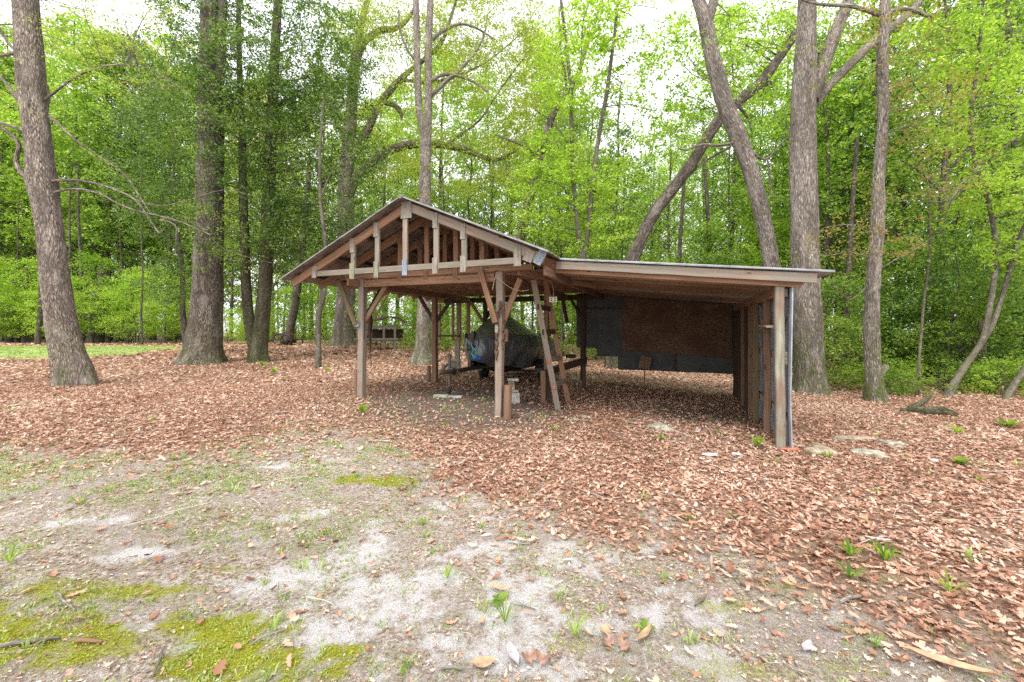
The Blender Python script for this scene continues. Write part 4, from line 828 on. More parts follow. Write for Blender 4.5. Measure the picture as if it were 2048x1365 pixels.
for a in [(1025, 1315, .155, 1.9, 'pale_leaf', 'large pale lavender leaf lying upright between sand and grass', .15, .9, 'm'), (1058, 1325, .085, .3, 'red_leaf', 'rusty curled leaf right beside the large pale leaf', .9, 1.2), (1085, 1330, .075, -.6, 'red_leaf', 'second rusty leaf, overlapping its twin on the sand', 1.2, 1.1),
    (968, 1335, .12, .2, 'tan_leaf', 'flat tan leaf left of the large pale leaf', .3, 1.6, 'm'), (1215, 1295, .075, .5, 'red_leaf', 'upturned brown leaf left of a curled darker one', .9, 1.1), (1248, 1302, .085, -.9, 'red_leaf', 'dark curled leaf standing on edge among grass', 1.1, 1.0),
    (1210, 1275, .07, 1.2, 'tan_leaf', 'small folded tan leaf on white sand', 1.0, 1.5), (1000, 1185, .17, -.35, 'tan_leaf', 'long curled tan leaf behind the broad-leaved weed', .5, .7, 'm'), (1290, 1277, .17, .8, 'tan_leaf', 'straight tan leaf blade on the thin lawn', .3, .6, 'm'),
    (832, 1008, .13, 0, 'red_leaf', 'single dark brown leaf lying beyond the moss patch', .4, .9, 'm'), (1615, 1302, .10, .7, 'pale_leaf', 'white oval leaf left of another on the thin lawn', .3, 1.2, 'm'), (1762, 1297, .10, -.5, 'pale_leaf', 'white oval leaf nearest the dense brown leaves', .3, 1.2, 'm'),
    (1758, 1086, .16, -.3, 'pale_leaf', 'narrow silvery leaf on top of the brown litter', .3, .8, 'm'), (1890, 1050, .20, -.1, 'tan_leaf', 'broad golden tan leaf on top of the litter', .5, 1.1, 'm'), (1720, 1045, .12, .1, 'tan_leaf', 'curled pinkish leaf among the brown litter', .8, 1.2), (1900, 1340, .34, -.55, 'tan_leaf', 'very long tan leaf blade in the near corner of the litter', .2, .45, 'm'),
    (442, 802, .16, .8, 'tan_leaf', 'upright orange brown leaf standing out of the litter before the big oaks', 1.6, 1.6)]:
    bigleaf(*a)
# broad-leaved weeds and sprouts
def rosette(u, v, n, L_, mat, lb_, rise=.35, wd=1.3, name='weed'):
    c = G(u, v); Vs = []; Fs = []; off = 0; n = int(n * 1.6) if wd < .6 else n; L_ *= .85
    for i in range(n):
        a = 2 * PI * i / n + R.uniform(-.5, .5); l = L_ * R.uniform(.45, 1.15); k = 6
        for j in range(k + 1):
            t_ = j / k; w_ = math.sin(PI * (.08 + .92 * t_) ** .9) * .17 * wd * l; x = l * t_; z = l * rise * math.sin(t_ * 2.2) + .006
            for q in (-1, 0, 1): Vs.append((x * math.cos(a) - q * w_ * math.sin(a), x * math.sin(a) + q * w_ * math.cos(a), z + abs(q) * w_ * .3))
        for j in range(k):
            for q in (0, 1): b_ = off + j * 3 + q; Fs.append((b_, b_ + 1, b_ + 4, b_ + 3))
        off += (k + 1) * 3
    o = obj_np(name, np.array(Vs), np.array(Fs), M[mat]); o.location = c; tag(o, lb_, 'weed'); return o
for a in [(997, 1203, 8, .085, 'leaf_mid', 'green broad-leaved weed in front of the long curled tan leaf', .2, 1.7), (1290, 1262, 8, .07, 'leaf_mid', 'flat green rosette weed beside the straight tan blade'), (1515, 898, 12, .13, 'leaf_bright', 'bright green sprout left of the green corner post', 1.2, 1.2), (1325, 885, 9, .09, 'leaf_bright', 'small bright sprout in front of the pale stepping stone', 1.0, 1.2),
    (1440, 872, 9, .09, 'leaf_bright', 'low yellow green tuft behind the bright sprout', .8, 1.0), (1918, 930, 7, .14, 'leaf_bright', 'bright green broad leaves low on the leafy slope', .5, 2.0), (1955, 962, 6, .10, 'leaf_mid', 'mid green leaf cluster nearer than the bright broad leaves', .3, 2.0), (2015, 858, 14, .22, 'leaf_bright', 'bright green fern-like plant at the wood edge', .6, 1.2), (1915, 870, 8, .13, 'leaf_bright', 'small green sprout beyond the rocks', .9, 1.4),
    (1770, 1128, 14, .12, 'leaf_bright', 'leafy green weed clump at the edge of the dense litter', 1.0, .5), (1700, 1118, 12, .11, 'leaf_bright', 'green weed clump left of a fuller one at the litter edge', 1.0, .5), (1700, 1160, 12, .10, 'leaf_mid', 'weed clump nearest the crooked pale stick', .8, .5), (1150, 1275, 12, .12, 'leaf_bright', 'tall crabgrass clump on white sand', 1.0, .22), (1010, 1250, 12, .10, 'leaf_bright', 'crabgrass clump just before the broad-leaved weed', 1.0, .22),
    (895, 1160, 12, .08, 'leaf_bright', 'crabgrass clump at the edge of the white sand', .9, .24), (20, 1130, 12, .13, 'leaf_bright', 'crabgrass clump nearest the frame edge over the moss', .9, .24), (160, 1010, 12, .12, 'leaf_mid', 'low crabgrass clump on the thin lawn', .6, .24), (1750, 1300, 10, .09, 'leaf_bright', 'small crabgrass clump between the white leaves', 1.0, .24), (1900, 1190, 12, .14, 'leaf_bright', 'pale crabgrass clump in the dense litter', .8, .2)]:
    rosette(*a)
for i, (u, v, n, L_) in enumerate([(150, 755, 14, .22), (655, 745, 12, .16), (525, 735, 14, .22), (725, 830, 10, .16), (548, 748, 14, .2)]):
    rosette(u, v, n, L_, 'leaf_bright', ['bright seedling beside the leaning near oak', 'bright seedling at the foot of the crooked thin tree', 'pale green seedling in front of the twin-stemmed tree', 'seedling in front of the front corner post', 'second seedling before the twin-stemmed tree, nearer the camera'][i], 1.0, .9, name='seedling')

# ---------------------------------------------------------------- foliage
def sprays(C, rad, per, leaf, rr, flat=.35, droop=.25, asp=.55):
    """leaf quads around cluster centres C (n,3); rad (n,), per leaves each"""
    n = len(C); rep = np.repeat(np.arange(n), per); m_ = len(rep)
    # every cluster is a few twigs; leaves sit along them
    tw = rr.integers(0, 7, m_); ta = rr.uniform(0, 2 * PI, (n, 7)); te = rr.normal(0, flat, (n, 7)); tl = rr.uniform(.5, 1.15, (n, 7))
    t_ = rr.uniform(.12, 1, m_) ** .7; a = ta[rep, tw]; e = te[rep, tw]; r = rad[rep] * tl[rep, tw] * t_
    D = np.stack([np.cos(a) * np.cos(e), np.sin(a) * np.cos(e), np.sin(e)], -1)
    ctr = C[rep] + D * r[:, None] + rr.normal(0, 1, (m_, 3)) * (rad[rep] * .10)[:, None]; ctr[:, 2] -= droop * t_ ** 2 * rad[rep] * .6
    N = nrm(rr.normal(0, .62, (m_, 3)) + np.array([0, 0, .85])); A = nrm(D + rr.normal(0, .8, (m_, 3)) + np.array([0, 0, -.25])); T_ = nrm(A - N * (A * N).sum(-1, keepdims=True)); B = np.cross(N, T_)
    s = leaf * rr.uniform(.6, 1.3, m_)[:, None]; w_ = s * asp * .5
    V = np.stack([ctr - T_ * s * .5, ctr + B * w_ - N * s * .05, ctr + T_ * s * .5 - N * s * .12, ctr - B * w_ - N * s * .05], 1)
    return V.reshape(-1, 3), np.arange(m_ * 4).reshape(-1, 4)
def proto(seed, H, z0, R0, ncl, per, leaf, r0, shape=1.0, clr=.8, lean=.0, flat=.3, asp=.55):
    rr = np.random.default_rng(seed); ra = random.Random(seed)
    mb = MB(); k = 9; ph_ = ra.uniform(0, 6)
    tr_ = [Vector((lean * (i / k) * H + .25 * math.sin(ph_ + i * .7) * (i / k), .25 * math.cos(ph_ * 2 + i * .6) * (i / k), H * i / k - .15)) for i in range(k + 1)]
    mb.tube(tr_, [r0 * (1.35 if i == 0 else 1) * (1 - .82 * i / k) for i in range(k + 1)], 8, wobr=.08)
    q = rr.uniform(0, 1, ncl) ** .9; zz = z0 + (H - z0) * q; env = np.sin(PI * np.clip(.12 + .86 * q ** .8, 0, 1)) ** .6 * R0 * shape
    a = rr.uniform(0, 2 * PI, ncl); r = env * rr.uniform(.25, 1.05, ncl) ** .6 * (1 + .3 * np.sin(3 * a + seed + zz * .8)); 
    tx = np.interp(zz, [p.z for p in tr_], [p.x for p in tr_]); ty = np.interp(zz, [p.z for p in tr_], [p.y for p in tr_])
    C_ = np.stack([tx + np.cos(a) * r, ty + np.sin(a) * r, zz + r * .12], -1)
    for i in range(0, ncl, max(1, ncl // 26)):
        c = Vector(C_[i]); zb = max(z0 * .6, c.z - (r[i] * .75 + .3)); b0 = Vector((np.interp(zb, [p.z for p in tr_], [p.x for p in tr_]), np.interp(zb, [p.z for p in tr_], [p.y for p in tr_]), zb)); md_ = b0.lerp(c, .5) + Vector((ra.uniform(-.2, .2), ra.uniform(-.2, .2), .25))
        rb = r0 * (1 - .8 * zb / H) * .36; mb.tube([b0, md_, c], [rb, rb * .6, rb * .2], 5, cap=False)
    V, Fq_ = sprays(C_, rr.uniform(.75, 1.25, ncl) * clr, per, leaf, rr, flat, asp=asp)
    o = mb.build('trunk', M['bark_far']); tm = o.data; bpy.data.objects.remove(o); return tm, mesh_np('crown', V, Fq_)
PR = {}
PR['tall_a'] = proto(101, 15, 2.6, 3.0, 200, 50, .15, .16)
PR['tall_b'] = proto(102, 15, 3.4, 2.5, 170, 55, .14, .13, lean=.05)
PR['tall_c'] = proto(103, 15, 1.6, 3.3, 230, 48, .16, .19)
PR['slim'] = proto(104, 11, 1.2, 1.7, 120, 48, .13, .06, lean=-.04, clr=.65)
PR['airy'] = proto(105, 14, 3.2, 2.8, 95, 44, .13, .12, lean=.04, clr=.9)
PR['shrub_a'] = proto(106, 3.4, .15, 1.7, 120, 52, .095, .035, clr=.55, flat=.4)
PR['shrub_b'] = proto(107, 2.3, .05, 1.4, 80, 52, .085, .025, clr=.5, flat=.4)
PR['bush_dark'] = proto(108, 5.0, .3, 1.9, 150, 52, .10, .05, clr=.6, flat=.3)
PR['low'] = proto(109, .9, .0, .9, 36, 44, .075, .012, clr=.35, flat=.5)
PR['bare'] = proto(110, 12, 3.5, 1.6, 26, 26, .11, .08, clr=.7)
PR['giant'] = proto(111, 28, 7, 4.2, 380, 60, .24, .26, clr=1.15)
PR['giant_b'] = proto(112, 27, 9, 3.6, 250, 60, .23, .2, clr=1.15, lean=.03)
PR['mid_tall'] = proto(113, 19, 5, 3.2, 230, 60, .16, .15, clr=.95)
_mcache = {}
def plant(kind, x, y, sc, mat, name, label, cat, group, tmat='bark_far', rz=None, sz=None, dz=0):
    tm, cm = PR[kind]; key = (kind, mat, tmat)
    if key not in _mcache:
        a = tm.copy(); a.materials.clear(); a.materials.append(M[tmat]); c = cm.copy(); c.materials.clear(); c.materials.append(M[mat]); _mcache[key] = (a, c)
    a, c = _mcache[key]; e = empty(name, (x, y, gh(x, y) + dz), label, cat, group, R.uniform(0, 6.28) if rz is None else rz); e.scale = (sc, sc, sz or sc)
    sn_ = 'stem' if name in ('shrub', 'bush', 'sapling_clump') else 'trunk'
    for nme, me in ((sn_, a), ('crown' if sn_ == 'trunk' else 'foliage', c)): o = bpy.data.objects.new(nme, me); COL.objects.link(o); o.parent = e
    return e
MARKS = [(30, 'past the leaning oak'), (160, 'behind the leaning oak'), (370, 'between leaning oak and massive oak'), (480, 'behind the massive oak'), (570, 'behind the twin-stemmed evergreen'), (660, 'beyond the crooked thin tree'),
         (730, 'behind the stout arching oak'), (815, 'before the gable peak'), (880, 'behind the forked trunk'), (1000, 'above the long gable slope'), (1100, 'behind the leaning stem by the roof joint'), (1220, 'behind the slender V-shaped maple'),
         (1320, 'behind the foot of the diagonal trunk'), (1450, 'behind the diagonal trunk'), (1570, 'behind the pale bowed trunk'), (1650, 'behind the stout grey trunk'), (1730, 'between stout grey and gnarled trunks'), (1790, 'behind the gnarled trunk'), (1880, 'behind the thin crooked stem'), (2000, 'behind the sinuous stem'), (2140, 'at the frame edge past the sinuous stem'), (9999, 'beyond the frame edge')]
TONE = {'leaf_bright': 'bright', 'leaf_mid': 'mid green', 'leaf_dark': 'dark', 'leaf_oak': 'pale yellowish', 'leaf_holly': 'evergreen'}
_zl = {}
def zone(n, ur, Zr, kinds, mats, scr, name, label, cat, group, tmat='bark_far', szr=None, jitter=True):
    ra = R; rows = []
    for i in range(n):
        u = ur[0] + (ur[1] - ur[0]) * ((i + ra.uniform(.1, .9)) / n); Z = ra.uniform(*Zr); rows.append((u, Z, ra.uniform(*scr), ra.choice(mats), ra.choice(kinds)))
    byl = {}
    for r in rows: w_ = next(m_[1] for m_ in MARKS if r[0] < m_[0]); byl.setdefault((TONE[r[3]], w_), []).append(r)
    for (tone, w_), rs in byl.items():
        rs.sort(key=lambda r: r[1])
        for k, (u, Z, s_, mt, kd) in enumerate(rs):
            q = {1: [''], 2: ['nearer ', 'farther '], 3: ['nearest ', 'middle ', 'farthest '], 4: ['nearest ', 'second nearest ', 'third nearest ', 'farthest ']}.get(len(rs), [''] * len(rs))[k]
            plant(kd, (u - 1024) / F * Z, Z, s_, mt, name, f'{q}{tone} {label} {w_}', cat, group, tmat)
# far rows beyond the lawn and behind the shed
zone(13, (-260, 420), (36, 42), ['tall_a', 'tall_c', 'tall_b'], ['leaf_mid', 'leaf_bright', 'leaf_dark'], (1.15, 1.5), 'tree', 'woodland tree beyond the lawn', 'tree', 'trees beyond the lawn')
zone(12, (-260, 430), (44, 52), ['tall_a', 'tall_c'], ['leaf_mid', 'leaf_dark'], (1.5, 1.9), 'tree', 'rearmost tree', 'tree', 'rearmost trees beyond the lawn')
zone(12, (-260, 400), (34, 37), ['bush_dark', 'shrub_a'], ['leaf_dark', 'leaf_mid'], (.9, 1.3), 'shrub', 'lawn-edge shrub', 'shrub', 'shrubs at the far lawn edge')
zone(14, (400, 1180), (30, 42), ['tall_a', 'tall_b', 'airy', 'airy'], ['leaf_mid', 'leaf_bright'], (1.0, 1.35), 'tree', 'woodland tree', 'tree', 'trees behind the shed gable')
zone(14, (380, 1200), (40, 52), ['tall_a', 'tall_c'], ['leaf_mid', 'leaf_bright'], (1.0, 1.4), 'tree', 'backmost tree', 'tree', 'rearmost trees behind the gable')
zone(22, (440, 1220), (25, 33), ['shrub_a', 'bush_dark', 'shrub_b'], ['leaf_bright', 'leaf_mid', 'leaf_bright'], (.9, 1.35), 'shrub', 'thicket shrub', 'shrub', 'shrubs seen beneath the gable')
zone(12, (1100, 1660), (24, 36), ['tall_a', 'slim', 'airy'], ['leaf_bright', 'leaf_mid'], (.8, 1.1), 'tree', 'slim woodland tree', 'tree', 'trees behind the lean-to')
zone(12, (1150, 1700), (36, 50), ['tall_a', 'tall_b'], ['leaf_mid'], (.9, 1.25), 'tree', 'rearmost woodland tree', 'tree', 'rearmost trees behind the lean-to')
zone(16, (1120, 1640), (17, 24), ['bush_dark', 'shrub_a', 'slim'], ['leaf_mid', 'leaf_dark', 'leaf_bright'], (.8, 1.25), 'shrub', 'thicket bush', 'shrub', 'shrubs behind the lean-to')
zone(16, (1630, 2350), (13, 19), ['slim', 'bush_dark', 'tall_a'], ['leaf_dark', 'leaf_mid', 'leaf_dark'], (.75, 1.0), 'tree', 'leafy wood-edge tree', 'tree', 'trees in the dense wood')
zone(16, (1600, 2400), (20, 30), ['tall_a', 'tall_c', 'airy'], ['leaf_mid', 'leaf_dark', 'leaf_bright'], (.85, 1.15), 'tree', 'tree deep in the wood', 'tree', 'trees far inside the dense wood')
zone(22, (1640, 2300), (10.6, 14.5), ['shrub_a', 'bush_dark', 'shrub_b'], ['leaf_dark', 'leaf_dark', 'leaf_mid'], (.7, 1.0), 'bush', 'undergrowth bush', 'bush', 'undergrowth past the rocks')
zone(12, (1700, 2200), (9.2, 11.5), ['low'], ['leaf_mid', 'leaf_bright'], (.5, .9), 'bush', 'low ground clump', 'bush', 'low clumps at the wood edge')
zone(10, (1080, 1480), (14.5, 18), ['low', 'shrub_b'], ['leaf_bright', 'leaf_mid'], (.5, .8), 'bush', 'small bush on the litter', 'bush', 'small bushes behind the tin wall')
zone(6, (830, 1100), (20, 24), ['low', 'low', 'shrub_b'], ['leaf_bright', 'leaf_mid'], (.7, 1.1), 'bush', 'low bush', 'bush', 'low bushes beneath the gable')
zone(10, (-200, 420), (37, 42), ['giant', 'giant', 'giant_b'], ['leaf_bright', 'leaf_mid'], (.95, 1.15), 'tree', 'towering tree', 'tree', 'towering trees beyond the lawn')
zone(8, (430, 1130), (36, 46), ['giant_b', 'giant'], ['leaf_oak', 'leaf_bright', 'leaf_bright'], (.85, 1.0), 'tree', 'towering tree', 'tree', 'towering trees behind the gable')
zone(6, (1400, 1700), (24, 32), ['mid_tall', 'giant_b'], ['leaf_bright', 'leaf_mid'], (.8, 1.05), 'tree', 'tall woodland tree', 'tree', 'tall trees behind the curved trunk')
zone(9, (1680, 2300), (17, 26), ['mid_tall', 'mid_tall', 'tall_a'], ['leaf_bright', 'leaf_mid', 'leaf_bright'], (.9, 1.1), 'tree', 'tall crowned tree', 'tree', 'tall trees out of the dense wood')
zone(5, (1130, 1380), (34, 42), ['mid_tall', 'tall_b'], ['leaf_bright'], (.8, .95), 'tree', 'shorter tree under the open sky', 'tree', 'trees under the open sky patch')
zone(8, (-150, 400), (28.5, 33), ['bush_dark', 'shrub_a', 'bush_dark'], ['leaf_bright'], (.75, 1.1), 'shrub', 'rounded lawn shrub', 'shrub', 'rounded shrubs by the lawn')
# the bright rounded shrubs by the lawn
for i, (u, Z, s, lb_) in enumerate([(185, 31, 1.75, 'big rounded yellow green shrub overhanging the lawn beside the leaning oak'), (265, 33, 1.6, 'rounded yellow green shrub right of the biggest one by the lawn'), (60, 33, 1.8, 'tall bright shrub by the lawn on the far side of the leaning oak'), (-20, 31, 1.7, 'bright shrub at the picture edge beyond the lawn'), (330, 30, 1.0, 'smaller bright shrub at the end of the lawn near the thick oak')]):
    plant('bush_dark', (u - 1024) / F * Z, Z, s * .75, 'leaf_bright', 'shrub', lb_, 'shrub', None, sz=s * .72, dz=.2)
# far solid wood that closes the view
rr = np.random.default_rng(5); n = 4200; a_ = rr.uniform(-1.5, 1.6, n); Zf = rr.uniform(56, 66, n); C_ = np.stack([a_ * Zf, Zf, .4 + rr.uniform(0, 1, n) ** 1.25 * (13 + 5 * np.sin(a_ * 7) + 6 * (a_ < -.3) + 5 * (a_ > .6))], -1)
V, Fq_ = sprays(C_, np.full(n, 1.3), 20, .40, rr); o = obj_np('far_woodland', V, Fq_, M['leaf_mid']); tag(o, kind='stuff', label='far green wood closing the view behind all nearer trees', cat='woodland')
# far trunks seen between the crowns
BT = {}
for i in range(46):
    u = R.uniform(0, 2060); Z = R.uniform(26, 46) if u < 1550 else R.uniform(13, 24); x = (u - 1024) / F * Z; g_ = gh(x, Z); r = R.uniform(.05, .16); H = R.uniform(11, 17); ln = R.uniform(-.9, .9)
    mb = MB((x, Z, g_)); pts = [Vector((x + ln * (i2 / 7) ** 1.3 + R.uniform(-.12, .12), Z, g_ - .1 + H * i2 / 7)) for i2 in range(8)]; mb.tube(pts, [r * (1 - .6 * i2 / 7) for i2 in range(8)], 7)
    for b_ in range(4):
        p0 = pts[4 + b_ % 4]; mb.tube([p0, p0 + Vector((R.uniform(-1, 1), R.uniform(-.5, .5), .7)), p0 + Vector((R.uniform(-2, 2), R.uniform(-1, 1), 1.6))], [r * .4, r * .25, r * .08], 5, cap=False)
    o = mb.build('bare_tree', M['bark_far']); side = 'behind the gable and lawn' if u < 1550 else 'in the dense wood past the rocks'; w_ = next(m_[1] for m_ in MARKS if u < m_[0]); BT.setdefault(w_, []).append((Z, o, side))

for w_, rs in BT.items():
    rs.sort(key=lambda r: r[0]); qs = {1: [''], 2: ['nearer ', 'farther '], 3: ['nearest ', 'middle ', 'farthest '], 4: ['nearest ', 'second nearest ', 'third nearest ', 'farthest ']}.get(len(rs), [''] * len(rs))
    for q, (Z, o, side) in zip(qs, rs): tag(o, f'{q}thin bare trunk {w_}', 'tree', f'thin bare trunks {side}')
# ---------------------------------------------------------------- the trees one can tell apart
def crown_px(regs, rr, per=42, leaf=.08, clr=.45, flat=.3, asp=.55):
    Cs = []
    for (u, v, ru, rv, Z0, Z1, n) in regs:
        a = rr.uniform(0, 2 * PI, n); q = rr.uniform(0, 1, n) ** .5; uu = u + ru * q * np.cos(a); vv = v + rv * q * np.sin(a); Z = rr.uniform(Z0, Z1, n); Cs.append(np.stack([(uu - 1024) / F * Z, Z, CH - (vv - HZ) / F * Z], -1))
    C_ = np.concatenate(Cs); return C_, sprays(C_, rr.uniform(.6, 1.3, len(C_)) * clr, per, leaf, rr, flat, asp=asp)
def sm(pts, sub=3):
    """Catmull-Rom through (u,v,w,Z) rows"""
    out = []; P_ = [pts[0]] + pts + [pts[-1]]
    for i in range(1, len(P_) - 2):
        for k in range(sub):
            t_ = k / sub; out.append(tuple(.5 * (2 * b + (c - a) * t_ + (2 * a - 5 * b + 4 * c - d) * t_ * t_ + (3 * b - a - 3 * c + d) * t_ ** 3) for a, b, c, d in zip(P_[i - 1], P_[i], P_[i + 1], P_[i + 2])))
    out.append(pts[-1]); return out
def path(mb, pts, Z, n=12, wobr=.05, flare=0, lift=0, sub=3, base=False):
    q = sm([(p[0], p[1], p[2], p[3] if len(p) > 3 else Z) for p in pts], sub); W3 = [P(u, v, z) for u, v, w_, z in q]; r = [w_ / 2 / F * z * F / math.hypot(F, u - 1024) for u, v, w_, z in q]
    if base:
        W3[0].z = gh(W3[0].x, W3[0].y) - .12
    ph1 = R.uniform(0, 6); L0 = W3[0].z
    fl = (lambda i, a: 1 + flare * max(0, 1 - (W3[i].z - L0) / .9) ** 2 * (.55 + .45 * math.sin(5 * a + ph1) + .2 * math.sin(9 * a + ph1))) if flare else None
    mb.tube(W3, r, n, wobr=wobr, flare=fl); return W3
def tree(name, label, Z, trunk, limbs, mat, crown=None, flare=.5, cmat='leaf_mid', twigs=0, n=18, top=True, wobr=.04, cat='tree', limbmat=None, per=42, leaf=.08, clr=.45, seed=1, flat=.3):
    b = P(trunk[0][0], trunk[0][1], trunk[0][3] if len(trunk[0]) > 3 else Z); b.z = gh(b.x, b.y); e = empty(name, b, label, cat)
    if top:      # carry the trunk on above the frame
        u0, v0, w0 = trunk[-1][:3]; u1, v1, _ = trunk[-2][:3]; z_ = trunk[-1][3] if len(trunk[-1]) > 3 else Z; k = 120 / max(20, abs(v1 - v0)); trunk = trunk + [(u0 + (u0 - u1) * k, v0 - 120, w0 * .85, z_), (u0 + (u0 - u1) * k * 1.9, v0 - 260, w0 * .6, z_)]
    mbs = [MB(b) for _ in range(1 + len(limbs))]; path(mbs[0], trunk, Z, n, flare=flare, base=True, wobr=wobr)
    for k_, l in enumerate(limbs): path(mbs[k_ + 1], l, Z, 9, wobr=.06)
    if crown:
        rr = np.random.default_rng(seed); C_, (V, Fq_) = crown_px(crown, rr, per, leaf, clr, flat); o = obj_np('crown', V - np.array(b), Fq_, M[cmat], e)
        if twigs:
            src = []; own = []
            for k_, l in enumerate([trunk] + limbs):
                for q in sm([(p[0], p[1], p[2], p[3] if len(p) > 3 else Z) for p in l]): src.append(P(q[0], q[1], q[3])); own.append(k_)
            S = np.array(src); ii = rr.permutation(len(C_))[:twigs]
            for i in ii:
                c = C_[i]; d = np.linalg.norm(S - c, axis=1) + .8 * np.maximum(S[:, 2] - c[2], 0); j_ = int(np.argmin(d)); s0 = Vector(S[j_]); c = Vector(c); ln = (c - s0).length
                if ln > 4 or s0.z < gh(s0.x, s0.y) + .5: continue
                md_ = s0.lerp(c, .5) + Vector((R.uniform(-.2, .2), R.uniform(-.2, .2), R.uniform(-.05, .2))) * ln * .5; r0_ = .005 + .004 * ln; m2 = mbs[own[j_]]
                m2.tube([s0, s0.lerp(md_, .5) + Vector((0, 0, .05 * ln)), md_, md_.lerp(c, .5) + Vector((R.uniform(-.1, .1) * ln, 0, .04 * ln)), c], [r0_, r0_ * .85, r0_ * .65, r0_ * .45, r0_ * .2], 5, cap=False)
                for _q in range(2):
                    e1 = md_ + Vector((R.uniform(-.3, .3), R.uniform(-.3, .3), R.uniform(-.05, .3))) * ln; m2.tube([md_, md_.lerp(e1, .5) + Vector((0, 0, .03 * ln)), e1], [r0_ * .5, r0_ * .3, r0_ * .1], 4, cap=False)
    for k_, m2 in enumerate(mbs): o = m2.build('limb' if k_ else 'trunk', M[(limbmat or mat) if k_ else mat]); o.location = (0, 0, 0); o.parent = e
    return e

tree('oak_tree', 'big leaning oak with bulging burl and curling branch stubs, nearest the lawn', 9.3,
     [(152, 775, 94), (146, 740, 84), (132, 690, 74), (118, 620, 68), (108, 540, 64), (100, 460, 60), (92, 405, 62), (83, 365, 72), (80, 330, 64), (73, 260, 60), (66, 200, 64), (60, 130, 64), (55, 60, 60), (51, 0, 58)],
     [[(78, 372, 16), (48, 352, 14), (32, 322, 12), (38, 290, 11), (20, 268, 10), (-20, 240, 8)], [(90, 285, 14), (60, 268, 12), (30, 255, 10), (0, 246, 8), (-40, 240, 6)], [(84, 270, 13), (50, 220, 11), (15, 170, 9), (-5, 150, 8)],
      [(60, 100, 14), (30, 106, 11), (5, 112, 9), (-25, 118, 6)], [(35, 105, 9), (15, 85, 8), (-5, 50, 6)],
      [(104, 362, 8), (165, 362, 6.5), (225, 378, 5.5), (270, 400, 4.5), (300, 440, 3), (318, 466, 3), (330, 455, 2)], [(108, 385, 7, 9.2), (150, 378, 6, 9), (200, 388, 5, 8.8), (240, 410, 4, 8.7), (285, 425, 3, 8.6), (350, 440, 2.4, 8.5), (420, 470, 1.6, 8.4)],
      [(100, 232, 8), (150, 280, 6.5), (205, 318, 5), (250, 350, 4), (280, 395, 3), (300, 425, 2)], [(270, 400, 3), (320, 412, 2.5), (380, 400, 2), (450, 380, 1.5), (520, 398, 1)], [(300, 425, 2.5), (340, 440, 2), (400, 452, 1.6), (450, 500, 1.2), (560, 530, .8)],
      [(320, 440, 2.4), (350, 450, 2.4), (352, 480, 2), (350, 508, 1.4)], [(90, 200, 7), (160, 150, 5), (230, 130, 4), (300, 140, 3), (380, 190, 2)]],
     'bark_oak', [(230, 140, 110, 60, 8.6, 10, 44), (60, 60, 80, 70, 8.8, 10, 22), (250, 60, 140, 70, 8.6, 10, 50), (20, 200, 50, 60, 8.8, 9.8, 14), (-60, -40, 150, 80, 8.5, 11, 30), (200, -60, 170, 60, 8.5, 11, 60), (190, 50, 130, 70, 9, 11.5, 60)], .30, 'leaf_oak', 46, n=26, per=24, leaf=.05, clr=.34, seed=3)
tree('oak_tree', 'massive upright oak with flared foot, thickest trunk between leaning oak and twin-stemmed tree', 15.0,
     [(404, 735, 96), (406, 712, 86), (410, 670, 75), (413, 620, 68), (416, 560, 64), (418, 480, 60), (420, 400, 58), (421, 300, 56), (420, 200, 50), (419, 100, 42), (420, 0, 38)], [[(420, 230, 24), (438, 160, 22), (443, 80, 20), (446, 0, 18), (450, -120, 14)]],
     'bark_dark', [(430, 260, 75, 60, 13.6, 14.4, 26), (420, 430, 75, 50, 13.4, 14.2, 22), (430, 520, 60, 26, 13.6, 14.4, 12)],   .55, 'leaf_holly', 14, n=26, per=46, leaf=.075, clr=.5, seed=4)
tree('evergreen_tree', 'twin-stemmed mossy evergreen with small dark leaves between massive oak and gable', 15.4,
     [(518, 722, 44), (516, 705, 40), (522, 660, 34), (528, 600, 30), (533, 520, 28), (536, 420, 27), (540, 320, 25), (545, 220, 23), (550, 110, 20), (556, 0, 17)],
     [[(512, 708, 26), (502, 670, 24), (496, 620, 23), (492, 560, 22), (489, 470, 20), (486, 380, 18), (485, 280, 16), (480, 180, 13), (478, 60, 10), (476, -60, 7)]],
     'bark_moss', [(560, 130, 190, 150, 13.2, 17, 430), (640, 330, 130, 190, 13.4, 17, 330), (470, 360, 110, 170, 13.6, 17, 210), (600, 480, 90, 70, 14, 17, 90), (370, 130, 130, 150, 14, 17.5, 260), (300, 330, 90, 150, 15.5, 18, 130), (360, 420, 70, 90, 16, 18.5, 60), (560, -90, 220, 90, 13.5, 17, 120), (350, 560, 70, 50, 16.5, 19, 50)], .3, 'leaf_holly', 230, n=14, per=76, leaf=.088, clr=.6, seed=5, flat=.45)
tree('thin_tree', 'crooked thin tree whose bare stem passes the left eave of the gable roof', 13.2,
     [(637, 732, 13), (637, 700, 12), (636, 660, 12), (638, 625, 12), (644, 600, 14), (648, 575, 11), (655, 540, 9), (650, 480, 8), (641, 400, 7), (640, 300, 6), (648, 200, 5)], [[(641, 400, 4), (660, 350, 3), (690, 300, 2)]], 'bark_smooth', [(650, 300, 60, 120, 12.6, 14, 26)], .1, 'leaf_holly', 14, n=9, per=30, leaf=.07, top=False, seed=6)
